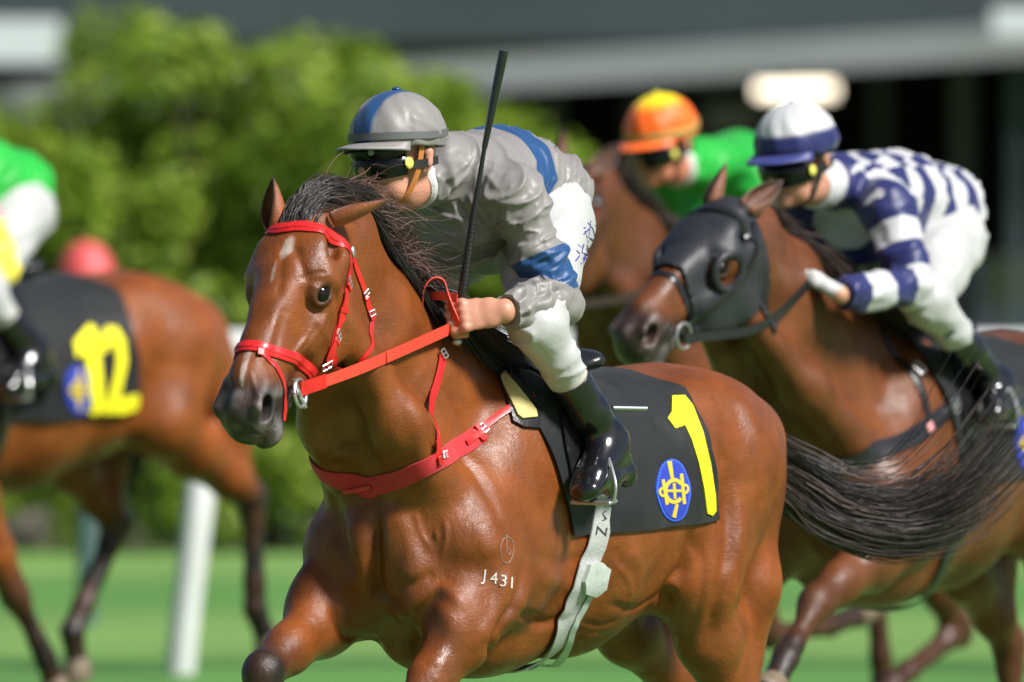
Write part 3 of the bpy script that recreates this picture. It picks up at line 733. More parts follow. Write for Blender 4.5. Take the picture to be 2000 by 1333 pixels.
def lying_mane(root, S, hd, n, seed, x1=.0, radius=.0017, seg=10, lmin=.14, lmax=.30, name='mane'):
    """locks lying along the near side of the crest"""
    rg = np.random.default_rng(seed); C = crest_points(S, hd, 60, 0, hd(0, 0, 0)[0] - .01, x1); T = np.gradient(C, axis=0); T /= np.linalg.norm(T, axis=1)[:, None]
    cs = 22; nl = n // cs + 1; lt = rg.uniform(0, 1, nl)[np.arange(n) // cs]; t = np.clip(lt + rg.normal(0, .018, n), 0, 1); k = (t * 59).astype(int)
    P = C[k] + np.stack([rg.normal(0, .006, n), rg.normal(.006, .012, n), rg.normal(0, .004, n) - .004], 1)
    dn = (rg.uniform(.12, .62, nl) * 1.0)[np.arange(n) // cs] + rg.normal(0, .05, n); dn = dn * np.interp(t, [0, .25, .6, 1], [.55, .8, 1.15, 1.5])
    L = np.interp(t, [0, .3, .7, 1], [.9, 1, 1.1, .9]) * rg.uniform(lmin, lmax, nl)[np.arange(n) // cs] * rg.uniform(.75, 1.1, n); lift = rg.uniform(.004, .020, nl)[np.arange(n) // cs] + rg.uniform(0, .006, n)
    path = [P.copy()]; ph = rg.uniform(0, 6.28, nl)[np.arange(n) // cs]
    for i in range(seg):
        u = (i + 1) / seg; D = T[np.minimum(59, k + int(8 * u))] * 1.0 + np.stack([np.zeros(n), .55 * dn, -1.0 * dn * (.6 + u)], 1) + np.stack([0 * ph, .06 * np.sin(ph + u * 6), .10 * np.cos(ph * 1.3 + u * 6)], 1); D /= np.linalg.norm(D, axis=1)[:, None]
        P = P + D * (L / seg)[:, None]
        for m_ in range(n):
            g_, n_ = S.near(P[m_]); h_ = (P[m_] - g_) @ n_
            if h_ < lift[m_]: P[m_] = g_ + n_ * lift[m_] * min(1, .4 + u)
        path.append(P.copy())
    path = np.stack(path, 1); Tn = np.gradient(path, axis=1); Tn /= np.maximum(np.linalg.norm(Tn, axis=2), 1e-9)[..., None]
    ref = rg.normal(size=(n, 1, 3)); u = np.cross(Tn, ref); u /= np.maximum(np.linalg.norm(u, axis=2), 1e-9)[..., None]; v = np.cross(Tn, u)
    pr = (np.interp(np.linspace(0, 1, seg + 1), [0, .1, .7, 1], [.8, 1, .85, .15]) * radius)[None, :, None] * rg.uniform(.6, 1.5, (n, 1, 1))
    V = np.stack([path + pr * (np.cos(a) * u + np.sin(a) * v) for a in (0, 2.094, 4.189)], 2).reshape(-1, 3)
    s0 = (np.arange(n)[:, None, None] * (seg + 1) + np.arange(seg)[None, :, None]) * 3; j = np.arange(3)[None, None]
    q = np.stack([s0 + j, s0 + (j + 1) % 3, s0 + 3 + (j + 1) % 3, s0 + 3 + j], -1).reshape(-1, 4)
    c = np.array((.012, .0095, .0088)) * rg.uniform(.5, 1.6, (n, 1)); c = np.repeat(np.repeat(c[:, None], seg + 1, 1).reshape(-1, 3), 3, 0)
    return link(name, raw_mesh(name, V, q, col=c), M_HAIR, root)
lying_mane(horse1, S1, hdH, 2600, 31, name='lying_mane')
# forelock swept back over the poll, and loose wind-blown wisps
rg = np.random.default_rng(5)
n = 1500; R = np.array([S1.near(hdH(x, y, .02))[0] for x, y in zip(rg.uniform(-.05, .055, n), rg.normal(0, .022, n))])
D = np.tile(hdH.u * .45 - hdH.f * 1.0 + hdH.l * .15, (n, 1)) + rg.normal(0, .14, (n, 3))
link('forelock', hair_mesh('forelock', R, D, rg.uniform(.10, .20, n), lambda P, t: np.tile(np.array((-1.3, .15, -.5 - .9 * t)), (n, 1)), .15, .0014, 9, .02, 7), M_HAIR, horse1)
n = 340; C = crest_points(S1, hdH, 30, 0, .70, .38); k = rg.integers(0, 30, n); R = C[k] + rg.normal(0, .012, (n, 3))
D = np.tile(np.array((-1.0, .12, .25)), (n, 1)) + rg.normal(0, .25, (n, 3))
link('loose_mane_hair', hair_mesh('wisps', R, D, rg.uniform(.14, .28, n), lambda P, t: np.tile(np.array((-1.0, .15, -.25 - .5 * t)), (n, 1)), .60, .0009, 12, .05, 9, clump=7), mat('loose brown hair', (.12, .058, .044), .45, spec=.6, noise=.5, nscale=40), horse1)
# tail, streaming back and to the near side
def make_tail(root, base, n, seed, pts, spread=.05, radius=.0017):
    pts = [np.asarray(p, float) for p in pts]; CS = 15 if n > 600 else 8
    """pts: centre line of the tail, local; strands follow it with growing spread"""
    rg = np.random.default_rng(seed); seg = 14; C = polyline(pts, .01); idx = np.linspace(0, len(C) - 1, 60); Cl = np.stack([np.interp(idx, np.arange(len(C)), C[:, d]) for d in range(3)], 1)
    T = np.gradient(Cl, axis=0); T /= np.linalg.norm(T, axis=1)[:, None]; U = np.cross(T, (0, .25, 1)); U /= np.linalg.norm(U, axis=1)[:, None]; W = np.cross(U, T)
    t0 = rg.uniform(0, .22, n) ** 1.0; t1 = np.clip(rg.normal(.80, .20, n), .35, 1.12); cl = n // CS + 1
    ca = np.clip(rg.normal(size=(cl, 2)), -1.7, 1.7)[np.arange(n) // CS]; ia = rg.normal(size=(n, 2)) * .33; ph = rg.uniform(0, 6.28, (n, 3)); clph = rg.uniform(0, 6.28, cl)[np.arange(n) // CS]
    path = []
    for i in range(seg + 1):
        t = t0 + (t1 - t0) * i / seg; f = np.clip(t, 0, 1) * 59; a = np.stack([np.interp(f, np.arange(60), Cl[:, d]) for d in range(3)], 1)
        j = f.astype(int); over = np.maximum(t - 1, 0)[:, None] * .9
        sp = (spread * np.interp(t, [0, .08, .3, .7, 1.1], [.35, .75, 1.0, 1.7, 2.6]))[:, None]
        off = (ca + ia)
        wv = np.sin(clph + t * 6)[:, None] * .042 * t[:, None] + np.sin(ph[:, :1] + t[:, None] * 13) * .019 * t[:, None]
        path.append(a + T[j] * over + U[j] * (off[:, :1] * sp * .75 + wv) + W[j] * (off[:, 1:] * sp + wv * .8))
    path = np.stack(path, 1); Tn = np.gradient(path, axis=1); Tn /= np.maximum(np.linalg.norm(Tn, axis=2), 1e-9)[..., None]
    ref = rg.normal(size=(n, 1, 3)); u = np.cross(Tn, ref); u /= np.maximum(np.linalg.norm(u, axis=2), 1e-9)[..., None]; v = np.cross(Tn, u)
    tt = np.linspace(0, 1, seg + 1); pr = (np.interp(tt, [0, .1, .6, 1], [.8, 1, .85, .15]) * radius)[None, :, None] * rg.uniform(.6, 1.5, (n, 1, 1))
    V = np.stack([path + pr * (np.cos(a) * u + np.sin(a) * v) for a in (0, 2.094, 4.189)], 2).reshape(-1, 3)
    s0 = (np.arange(n)[:, None, None] * (seg + 1) + np.arange(seg)[None, :, None]) * 3; j = np.arange(3)[None, None]
    q = np.stack([s0 + j, s0 + (j + 1) % 3, s0 + 3 + (j + 1) % 3, s0 + 3 + j], -1).reshape(-1, 4)
    red = (rg.uniform(0, 1, cl)[np.arange(n) // CS] ** 2 * .7 + .3 * rg.uniform(0, 1, n) ** 3) * np.clip(np.abs(ca).sum(1) / 1.6, 0, 1)
    c = np.stack([.013 + .090 * red, .010 + .050 * red, .009 + .044 * red], 1) * rg.uniform(.6, 1.4, (n, 1))
    return link('tail', raw_mesh('tail', V, q, col=np.repeat(np.repeat(c[:, None], seg + 1, 1).reshape(-1, 3), 3, 0)), M_HAIR, root)
TAILP = [(-1.05, 0, 1.40), (-1.12, .01, 1.36), lp(MH, 1548, 945, .05), lp(MH, 1640, 1008, .12), lp(MH, 1760, 1028, .22), lp(MH, 1870, 978, .32), lp(MH, 1955, 885, .40)]
make_tail(horse1, None, 1250, 21, TAILP, .023)
t2 = make_tail(horse1, None, 330, 22, [p + np.array((0, 0, .085 * i / 6)) for i, p in enumerate(np.array(TAILP))], .036, .0013)

# ------------------------------------------------------------------ the leading horse: red bridle and reins
def pk(S, pts): return [S.pick(*p) for p in pts]
def strap(name, parent, S, P, w, material, gap=.002, thick=.003, nc=3, **kw):
    V, q = ribbon(S, P, w, gap, thick, nc, **kw); return link(name, raw_mesh(name, V, q, sharp=True), material, parent)
def buckle(name, parent, S, p, along, w, h, material=None, r=.0014, lift=.006):
    g, n = S.near(p); a = np.asarray(along, float); a = nrm(a - n * (a @ n)); c = np.cross(n, a); m = MB()
    k = [g + n * lift + a * sx * h / 2 + c * sy * w / 2 for sx, sy in ((-1, -1), (1, -1), (1, 1), (-1, 1), (-1, -1))]
    for i in range(4): m.tube([k[i], k[i + 1]], r, 6)
    m.tube([g + n * (lift + .001) - a * h / 2, g + n * (lift + .001) + a * h / 2], r * .8, 6)
    return link(name, m.mesh(name), material or M_STEEL, parent)
def keeper(name, parent, S, p, along, w, l, material, lift=.004, thick=.004):
    g, n = S.near(p); a = np.asarray(along, float); a = nrm(a - n * (a @ n)); c = np.cross(n, a); m = MB()
    m.box(g + n * (lift + thick / 2), (l, w, thick), np.array((a, c, n)), bev=.001); return link(name, m.mesh(name, False), material, parent)
bridle = empty('bridle', MH); tag(bridle, 'red leather bridle and reins on the head of the number one horse', 'bridle')
mir = hdH.mirror
bb = pk(S1, [(528, 462), (550, 449), (585, 442), (620, 449), (655, 468), (680, 490)])
far_top = mir(np.array(pk(S1, [(655, 468), (680, 492)])))
strap('browband', bridle, S1, [far_top[1], far_top[0]] + bb[1:], .030, M_RED, thick=.005, nc=5)
strap('browband_trim', bridle, S1, [far_top[1], far_top[0]] + bb[1:], .010, M_RED, gap=.0072, thick=.002)
BIT = S1.near(hdH(.418, .075, -.165))[0]
ckpx = [(683, 488), (682, 530), (674, 580), (660, 636), (646, 690), (624, 730)]
ck = pk(S1, ckpx) + [BIT]
strap('cheekpiece', bridle, S1, ck, .025, M_RED, thick=.004)
ck2 = pk(S1, [(672, 568), (660, 625), (645, 682), (632, 718)])
strap('cheekpiece_billet', bridle, S1, ck2, .019, M_RED, gap=.007, thick=.003)
strap('cheekpiece', bridle, S1, [mir(p) for p in ck], .025, M_RED, thick=.004)
for (x, y, dx, dy) in ((676, 560, -.25, 1), (668, 606, -.25, 1), (652, 668, -.3, 1), (640, 704, -.35, 1)):
    p = S1.pick(x, y); d = S1.pick(x + dx * 12, y + dy * 12) - p
    keeper('keeper', bridle, S1, p, d, .028, .011, M_RED, .006, .005)
for (x, y) in ((677, 552), (655, 655), (634, 712)):
    p = S1.pick(x, y); d = S1.pick(x - 4, y + 12) - p; buckle('buckle', bridle, S1, p, d, .029, .017, lift=.010, r=.0017)
m = MB(); p = S1.pick(684, 493); g, nn = S1.near(p); B = np.array((nrm(np.cross(nn, (0, 0, 1))), nrm(np.cross(nn, np.cross(nn, (0, 0, 1)))), nn)); m.ball(g + nn * .008, (.011, .015, .005), B); link('rosette', m.mesh('rosette'), M_STEEL, bridle)
tl = pk(S1, [(686, 497), (700, 540), (716, 586), (727, 622)]); jaw = [hdH(.22, .045, -.295), hdH(.235, 0, -.315)]
V, q = free_ribbon([tl[3] + nrm(tl[3] - tl[0]) * .0, S1.pick(722, 660), S1.pick(708, 698), jaw[0] + (0, 0, 0), jaw[1], mir(jaw[0])], hdH.f * .3 + hdH.l, .009, .003)
strap('throatlatch', bridle, S1, tl, .015, M_RED, thick=.003)
strap('throatlatch_tail', bridle, S1, pk(S1, [(727, 622), (724, 655), (711, 694), (694, 718)]), .011, M_RED)
for (x, y) in ((712, 572), (724, 612)):
    p = S1.pick(x, y); d = S1.pick(x + 4, y + 12) - p; buckle('buckle', bridle, S1, p, d, .018, .012, lift=.007); keeper('keeper', bridle, S1, S1.pick(x + 2, y + 11), d, .015, .008, M_RED, .004)
nb = pk(S1, [(490, 682), (520, 683), (556, 694), (588, 710), (612, 734)])
nbf = [mir(p) for p in reversed(nb[1:])]
strap('noseband', bridle, S1, nbf + nb[1:], .028, M_RED, thick=.005, nc=5)
strap('noseband_trim', bridle, S1, nbf + nb[1:], .009, M_RED, gap=.0072, thick=.002)
dr = pk(S1, [(510, 690), (532, 708), (548, 738), (556, 780), (557, 822)])
strap('drop_strap', bridle, S1, dr, .013, M_RED, thick=.003)
strap('drop_strap', bridle, S1, [mir(p) for p in dr], .013, M_RED, thick=.003)
keeper('keeper', bridle, S1, S1.pick(508, 690), S1.pick(530, 700) - S1.pick(508, 690), .018, .016, M_RED, .006)
# bit: loose rings with cheek bars and a mouthpiece
camL = np.array(MH.to_3x3().inverted() @ Vector((0, -1, 0))); rgtL = np.array(MH.to_3x3().inverted() @ Vector((1, 0, 0))); upL = np.array((0, 0, 1.))
for sgn in (1, -1):
    c = BIT.copy(); f = (lambda p: p) if sgn > 0 else mir
    nn = S1.near(c)[1]; c = c + nn * .010; a = nrm(np.cross(nn, (0, 0, 1))); b = nrm(np.cross(nn, a)); m = MB()
    if sgn > 0:
        m.tube(ring_pts(c + nn * .010, .033, (a, b), 28), .0046, 8)
        m.tube([c + nn * .010 + hdH.u * .040 - hdH.f * .010, c + nn * .008, c + nn * .010 - hdH.u * .040 + hdH.f * .012], .0050, 8, step=.006)
        m.tube([c - nn * .015, c + nn * .006, c + nn * .006 + a * .02], .0055, 8, step=.005)
    else:
        c2 = mir(BIT); n2 = S1.near(c2)[1]; a2 = nrm(np.cross(n2, (0, 0, 1))); b2 = nrm(np.cross(n2, a2)); m.tube(ring_pts(c2 + n2 * .010, .030, (a2, b2), 28), .0032, 8)
    link('bit_ring', m.mesh('bit_ring'), M_STEEL, bridle)
m = MB(); m.tube([BIT, mir(BIT)], .006, 8); link('bit', m.mesh('bit'), M_STEEL, bridle)
# reins
W1 = lp(MH, 985, 608, .235); K1 = lp(MH, 905, 617, .158); HY1 = (MH @ Vector(K1)).y
b0 = BIT + S1.near(BIT)[1] * .018 - hdH.f * .012; BY1 = (MH @ Vector(b0)).y; BX1, BZ1 = to_px(MH, b0)
def rein_pt(t):
    x, y = np.interp(t, [0, .28, .56, .80, .97, 1.08], [BX1, 690, 765, 832, 880, 912]), np.interp(t, [0, .28, .56, .80, .97, 1.08], [BZ1, 728, 694, 664, 642, 628])
    d = BY1 + (HY1 + .022 - BY1) * t; h = S1.cast(np.array(S1.Mi @ CAM_O), np.array(S1.Mi.to_3x3() @ ray(x, y)), 60)[0]
    if h is not None and x < 860: d = min(d, (MH @ Vector(h)).y - .022)
    return ld(MH, x, y, d)
r1 = [b0] + [rein_pt(t) for t in np.linspace(.08, 1.08, 12)]; R1 = np.array(r1)
O1 = np.array(S1.Mi @ CAM_O)
for _ in range(8):
    R1[1:-1] = (R1[:-2] + 2 * R1[1:-1] + R1[2:]) / 4
    for i in range(1, len(R1) - 3):
        x, y = to_px(MH, R1[i]); h = min(((MH @ Vector(q_[0])).y for q_ in (S1.cast(O1, np.array(S1.Mi.to_3x3() @ ray(x, y + e_)), 60) for e_ in (-11, 0, 11)) if q_[0] is not None), default=99)
        if (MH @ Vector(R1[i])).y > h - .014: R1[i] = ld(MH, x, y, h - .014)
r1 = list(R1)
V, q = free_ribbon(r1, upL + .15 * camL, .028, .003); link('rein', raw_mesh('rein', V, q, sharp=True), M_RED2, bridle)
V, q = free_ribbon([p + camL * .004 for p in polyline(r1, .01)[:9]], upL + .15 * camL, .033, .004); link('rein_stop', raw_mesh('rein_stop', V, q, sharp=True), M_RED, bridle)
p = r1[6] + camL * .001; m = MB(); d = nrm(r1[7] - r1[5]); m.box(p + camL * .003, (.026, .027, .008), np.array((d, nrm(upL - d * (upL @ d)), np.cross(d, nrm(upL - d * (upL @ d))))), bev=.001); link('rein_keeper', m.mesh('k', False), M_RED2, bridle)
loop = [lp(MH, 893, 640, .15), lp(MH, 878, 590, .13), lp(MH, 868, 552, .11), lp(MH, 845, 545, .09), lp(MH, 826, 566, .07), lp(MH, 826, 600, .06), lp(MH, 838, 622, .05)]
V, q = free_ribbon(loop, [camL * .6 + rgtL, camL + rgtL * .5, camL + .2 * upL, camL + .3 * upL, camL + .3 * rgtL, camL, camL], .026, .003); link('rein_loop', raw_mesh('rein_loop', V, q, sharp=True), M_RED2, bridle)
rr = [mir(b0), (.66, -.11, 1.68), (.48, -.13, 1.74), lp(MH, 800, 588, -.02), lp(MH, 845, 578, .08), lp(MH, 893, 583, .155)]
V, q = free_ribbon(rr, upL, .021, .003); link('rein', raw_mesh('rein', V, q, sharp=True), M_RED2, bridle)
V, q = free_ribbon([lp(MH, 925, 630, .12), lp(MH, 948, 652, .08), lp(MH, 972, 682, .05), lp(MH, 950, 690, .03), lp(MH, 920, 684, .02)], [upL - rgtL, upL - rgtL, upL, upL, upL], .024, .003); link('rein_end', raw_mesh('rein_end', V, q, sharp=True), M_RED, bridle)

# ------------------------------------------------------------------ breastplate
bpl = empty('breastplate', MH); tag(bpl, 'red racing breastplate across the chest of the number one horse', 'breastplate')
near = pk(S1, [(660, 952), (705, 953), (760, 942), (810, 922), (860, 896), (910, 866), (938, 850)])
my = lambda p: np.array((p[0], -p[1], p[2]))
strap('chest_band', bpl, S1, [my(p) for p in reversed(near[1:])] + near[1:], .047, M_FELT, thick=.006, nc=5)
thin = pk(S1, [(925, 852), (950, 832), (990, 803), (1040, 775)])
strap('side_strap', bpl, S1, thin, .018, M_RED, gap=.007, thick=.003); strap('side_strap', bpl, S1, [my(p) for p in thin], .018, M_RED, gap=.007, thick=.003)
vs = pk(S1, [(861, 696), (852, 760), (844, 825), (852, 902)])
strap('neck_strap', bpl, S1, vs, .022, M_RED, gap=.006, thick=.003, it=120); 
over = [S1.near((vs[0][0] - .01, y, 1.75))[0] for y in (.06, .0, -.06)]
strap('neck_strap', bpl, S1, [my(p) for p in vs], .022, M_RED, gap=.006, thick=.003, it=120)
for (x, y, w, h) in ((860, 694, .022, .016), (942, 842, .022, .016)):
    p = S1.pick(x, y); buckle('buckle', bpl, S1, p, S1.pick(x + 8, y - 8) - p, w, h, lift=.014, r=.002)
for (x, y, w, l) in ((930, 838, .018, .018), (942, 860, .018, .018), (846, 868, .022, .012), (853, 898, .022, .014)):
    p = S1.pick(x, y); keeper('keeper', bpl, S1, p, S1.pick(x + 10, y - 7) - p, w, l, M_RED, .010, .005)
kp = pk(S1, [(905, 868), (935, 850), (952, 840)]); strap('billet', bpl, S1, kp, .014, M_RED, gap=.012, thick=.003)
kp = pk(S1, [(676, 958), (700, 957), (730, 948)]); strap('front_loop', bpl, S1, kp, .010, M_RED, gap=.012, thick=.004)
p = S1.pick(862, 888); keeper('maker_label', bpl, S1, p, S1.pick(872, 884) - p, .018, .022, M_WHITE, .011, .0015)
g, nn = S1.near(p); a = nrm(np.cross(nn, upL)); b = np.cross(nn, a); m = MB(); m.tube(ring_pts(g + nn * .0145, .0058, (a, b), 20), .0008, 5); m.ball(g + nn * .0145, (.0022, .0022, .0008)); link('label_mark', m.mesh('mark'), M_RED, bpl)

# ------------------------------------------------------------------ saddle cloth, girth, saddle
TC = 1.20
def polar(p): return p[0], math.atan2(p[1], p[2] - TC)          # x, angle from the top, towards the left
def on_body(S, x, phi, off, near_p=None):
    d = np.array((0, sin(phi), cos(phi))); o = np.array((x, 0, TC)) + d * .9
    h, n = S.cast(o, -d, .9)
    if h is None: h = np.array((x, 0, TC)) + d * .3; n = d
    return h + n * off, n
def cloth_patch(S, fx, rx, ph0, ph1, nu, nv, off, thick, ripple=0, seed=0):
    """sheet over the back between front edge fx(phi) and rear edge rx(phi)"""
    P = np.zeros((nv, nu, 3)); Nn = np.zeros((nv, nu, 3))
    for i, ph in enumerate(np.linspace(ph0, ph1, nv)):
        a, b = fx(abs(ph)), rx(abs(ph))
        for j in range(nu):
            x = a + (b - a) * j / (nu - 1); P[i, j], Nn[i, j] = on_body(S, x, ph * (1 + .05 * (1 - j / (nu - 1))), off)
    for _ in range(3):
        Q = P.copy(); Q[1:-1, 1:-1] = (P[:-2, 1:-1] + P[2:, 1:-1] + P[1:-1, :-2] + P[1:-1, 2:] + 2 * P[1:-1, 1:-1]) / 6; P = np.where((Q - P) @ np.ones(3) == 0, P, Q) if False else Q
        Nn[1:-1, 1:-1] = (Nn[:-2, 1:-1] + Nn[2:, 1:-1] + Nn[1:-1, :-2] + Nn[1:-1, 2:]) / 4
    Nn /= np.maximum(np.linalg.norm(Nn, axis=2), 1e-9)[..., None]
    if ripple:
        r = vnoise(P.reshape(-1, 3), 14, seed).reshape(nv, nu) * .5 + vnoise(P.reshape(-1, 3) * np.array((1, 1, .35)), 30, seed + 1).reshape(nv, nu) * .5
        P = P + Nn * (ripple * (r + .6))[..., None]
    top = (P + Nn * thick).reshape(-1, 3); bot = P.reshape(-1, 3)
    return slab(top, bot, nv, nu), P, Nn
fe = [polar(S1.pick(*p)) for p in ((990, 745), (1030, 800), (1065, 860), (1092, 930), (1108, 985), (1116, 1030))]
re = [polar(S1.pick(*p)) for p in ((1335, 765), (1365, 820), (1384, 880), (1396, 950), (1400, 1012))]
PHB = (fe[-1][1] + re[-1][1]) / 2
fph = [0, .25] + [e[1] for e in fe]; fxx = [.06, .05] + [e[0] for e in fe]; o = np.argsort(fph); FX = lambda ph: float(np.interp(ph, np.array(fph)[o], np.array(fxx)[o]))
rph = [0] + [e[1] for e in re]; rxx = [re[0][0] + .10] + [e[0] for e in re]; o2 = np.argsort(rph); RX = lambda ph: float(np.interp(ph, np.array(rph)[o2], np.array(rxx)[o2]))
cloth = empty('saddle_cloth', MH); tag(cloth, 'black saddle cloth with yellow number one and blue oval badge', 'saddle cloth', 'numbered saddle cloths')
phb = max(fe[-1][1], re[-1][1])
(Vc, qc), Pc, Nc = cloth_patch(S1, FX, RX, -phb, phb, 34, 90, .004, .004, .006, 3)
link('cloth', raw_mesh('cloth', Vc, qc, sharp=True), M_CLOTH, cloth)
SC = Surf(Vc, qc, MH)
def decal(S, poly_px, off=.003, sub=3, thick=.002):
    """flat raised shape given by a pixel outline, laid on a surface"""
    bm = bmesh.new(); vs = [bm.verts.new((x, y, 0)) for x, y in poly_px]; f = bm.faces.new(vs); f.normal_update()
    bmesh.ops.triangulate(bm, faces=[f], ngon_method='EAR_CLIP')
    for _ in range(sub): bmesh.ops.subdivide_edges(bm, edges=[e for e in bm.edges if e.calc_length() > 9], cuts=1, use_grid_fill=False); bmesh.ops.triangulate(bm, faces=bm.faces[:])
    bm.verts.index_update(); bm.verts.ensure_lookup_table(); edges = [(e.verts[0].index, e.verts[1].index) for e in bm.edges if e.is_boundary]
    P = []; Nn = []
    for v in bm.verts:
        p = S.pick(v.co.x, v.co.y); P.append(p); Nn.append(S.near(p)[1])
    P = np.array(P); Nn = np.array(Nn); dv = np.array(S.Mi.to_3x3() @ Vector((0, -1, 0))); Nn[(Nn @ dv) < 0] *= -1
    t = [[v.index for v in f.verts] for f in bm.faces]; bm.free(); n = len(P)
    V = np.vstack([P + Nn * (off + thick), P - Nn * .001]); q = [(a, b, b + n, a + n) for a, b in edges]
    return V, q, t
def decal_obj(name, parent, S, polys, material, off=.003, thick=.002, sub=3):
    m = MB()
    for p in polys: m.add(*decal(S, p, off, sub, thick))
    return link(name, m.mesh(name), material, parent)
ONE = [(1312, 775), (1337, 774), (1352, 793), (1372, 845), (1386, 905), (1395, 965), (1397, 998), (1390, 1007), (1380, 1003), (1374, 955), (1364, 905), (1350, 860), (1337, 832), (1318, 838), (1303, 818), (1311, 806)]
decal_obj('number', cloth, SC, [ONE], M_YEL, .002, .002)
def ellipse(cx, cy, rx, ry, rot=0, n=28, wob=0):
    c, s = cos(rot), sin(rot); return [(cx + rx * (1 + wob * cos(6 * a)) * cos(a) * c - ry * sin(a) * s, cy + rx * (1 + wob * cos(6 * a)) * cos(a) * s + ry * sin(a) * c) for a in np.arange(n) * 2 * pi / n]
decal_obj('badge_edging', cloth, SC, [ellipse(1314, 958, 33, 61, -.07, 32, .03)], M_BLUE2, .002, .001)
decal_obj('badge', cloth, SC, [ellipse(1314, 958, 29, 57, -.07, 32, .03)], M_BLUE, .0035, .001)
def arc_poly(cx, cy, r0, r1, a0, a1, ky=1.25, n=16):
    A = np.linspace(a0, a1, n); return [(cx + r1 * cos(a), cy + r1 * sin(a) * ky) for a in A] + [(cx + r0 * cos(a), cy + r0 * sin(a) * ky) for a in A[::-1]]
gold = [arc_poly(1313, 960, 14, 20, .7, 5.6), [(1299, 957), (1328, 957), (1328, 962), (1299, 962)], [(1310, 945), (1315, 945), (1317, 975), (1312, 975)],
        [(1299, 903), (1308, 902), (1312, 935), (1306, 936)], [(1316, 985), (1321, 985), (1316, 1012), (1309, 1010)], [(1288, 938), (1294, 937), (1302, 985), (1296, 988)], [(1324, 927), (1330, 926), (1336, 984), (1330, 986)],
        arc_poly(1291, 962, 4, 8, 1.0, 5.4), arc_poly(1334, 956, 4, 8, 4.2, 8.4)]
decal_obj('badge_emblem', cloth, SC, gold, M_GOLD, .005, .0015, 2)
# pad of yellow foam under the front edge
pad = empty('saddle_pad', MH); tag(pad, 'dark edged yellow foam pad under the front of the number one saddle cloth', 'saddle pad')
padpx = [(955, 702), (972, 740), (992, 790), (1000, 825), (1020, 836), (1050, 838), (1052, 800), (1020, 740), (990, 700)]
m = MB(); m.add(*decal(S1, padpx, .004, 3, .006)); link('edging', m.mesh('edging'), M_BLACKL, pad)
fpx = [(975, 742), (990, 775), (1006, 815), (1015, 822), (1042, 818), (1040, 805), (1015, 770), (990, 735)]
m = MB(); m.add(*decal(S1, fpx, .011, 3, .006)); link('foam', m.mesh('foam'), M_FOAM, pad)
# girth
girth = empty('girth', MH); tag(girth, 'white webbing girth under the belly of the number one horse', 'girth')
gp = pk(S1, [(1172, 880), (1176, 950), (1170, 1010), (1155, 1075), (1130, 1150), (1100, 1220), (1068, 1275), (1042, 1306)])
bot = [np.array((gp[-1][0], y, S1.cast((gp[-1][0], y, .3), (0, 0, 1), 2)[0][2])) for y in (.06, -.06)]
Vg, qg = ribbon(S1, gp + bot + [my(p) for p in reversed(gp)], .074, .009, .006, 5); link('webbing', raw_mesh('webbing', Vg, qg, sharp=True), M_WEB, girth)
g2 = [p for p in gp[3:]]
strap('surcingle', girth, S1, pk(S1, [(1155, 1130), (1132, 1180), (1105, 1235), (1072, 1288), (1046, 1318)]) , .026, M_RUB, gap=.017, thick=.004)
decal_obj('buckle_guard', girth, S1, [[(1137, 1103), (1160, 1098), (1178, 1108), (1170, 1142), (1150, 1155), (1130, 1150), (1126, 1135)]], M_RUB, .022, .006)
def text_obj(name, parent, S, txt, px, py, size, rot, material, off=.004, shear=0.):
    cu = bpy.data.curves.new('t', 'FONT'); cu.body = txt; cu.size = 1; cu.resolution_u = 3; ob = bpy.data.objects.new('t', cu); COL.objects.link(ob)
    me = bpy.data.meshes.new_from_object(ob.evaluated_get(bpy.context.evaluated_depsgraph_get())); bpy.data.objects.remove(ob)
    bm = bmesh.new(); bm.from_mesh(me); bmesh.ops.triangulate(bm, faces=bm.faces[:]); c, s = cos(rot), sin(rot); P = []
    bm.verts.ensure_lookup_table(); bm.verts.index_update()
    for v in bm.verts:
        x, y = v.co.x * size + shear * v.co.y * size, -v.co.y * size; p = S.pick(px + x * c - y * s, py + x * s + y * c); n_ = S.near(p)[1]; n_ = n_ if n_ @ camL > 0 else -n_; P.append(p + n_ * off)
    t = [[v.index for v in f.verts] for f in bm.faces]; bm.free(); return link(name, raw_mesh(name, P, None, t, False), material, parent)
SG = Surf(Vg, qg, MH)
text_obj('lettering', girth, SG, 'O', 1187, 965, 30, 1.75, M_INK, .0015)
text_obj('lettering', girth, SG, 'N', 1184, 995, 30, 1.75, M_INK, .0015)
text_obj('lettering', girth, SG, 'Z', 1166, 1026, 30, 1.75, M_INK, .0015)
# brands on the shoulder: white freeze-mark and a faint ringed mark
for ch, x, y, r in (('J', 941, 1134, .12), ('4', 956, 1140, .05), ('3', 974, 1145, .1), ('1', 990, 1149, .05)):
    text_obj('brand', horse1, S1, ch, x, y, 32, r, M_BRAND, .0022)
m = MB()
for cx, cy, rx, ry in ((990, 1075, 13, 26), (993, 1078, 4, 6)):
    P = np.array([S1.pick(*p) for p in ellipse(cx, cy, rx, ry, .05, 22)]); m.tube(np.vstack([P, P[:1]]), .0022, 5)
P = np.array(pk(S1, [(985, 1046), (995, 1052), (1003, 1060)])); m.tube(P, .0022, 5); P = np.array(pk(S1, [(990, 1045), (989, 1070)])); m.tube(P, .0022, 5)
link('brand', m.mesh('brand'), M_BRAND2, horse1)
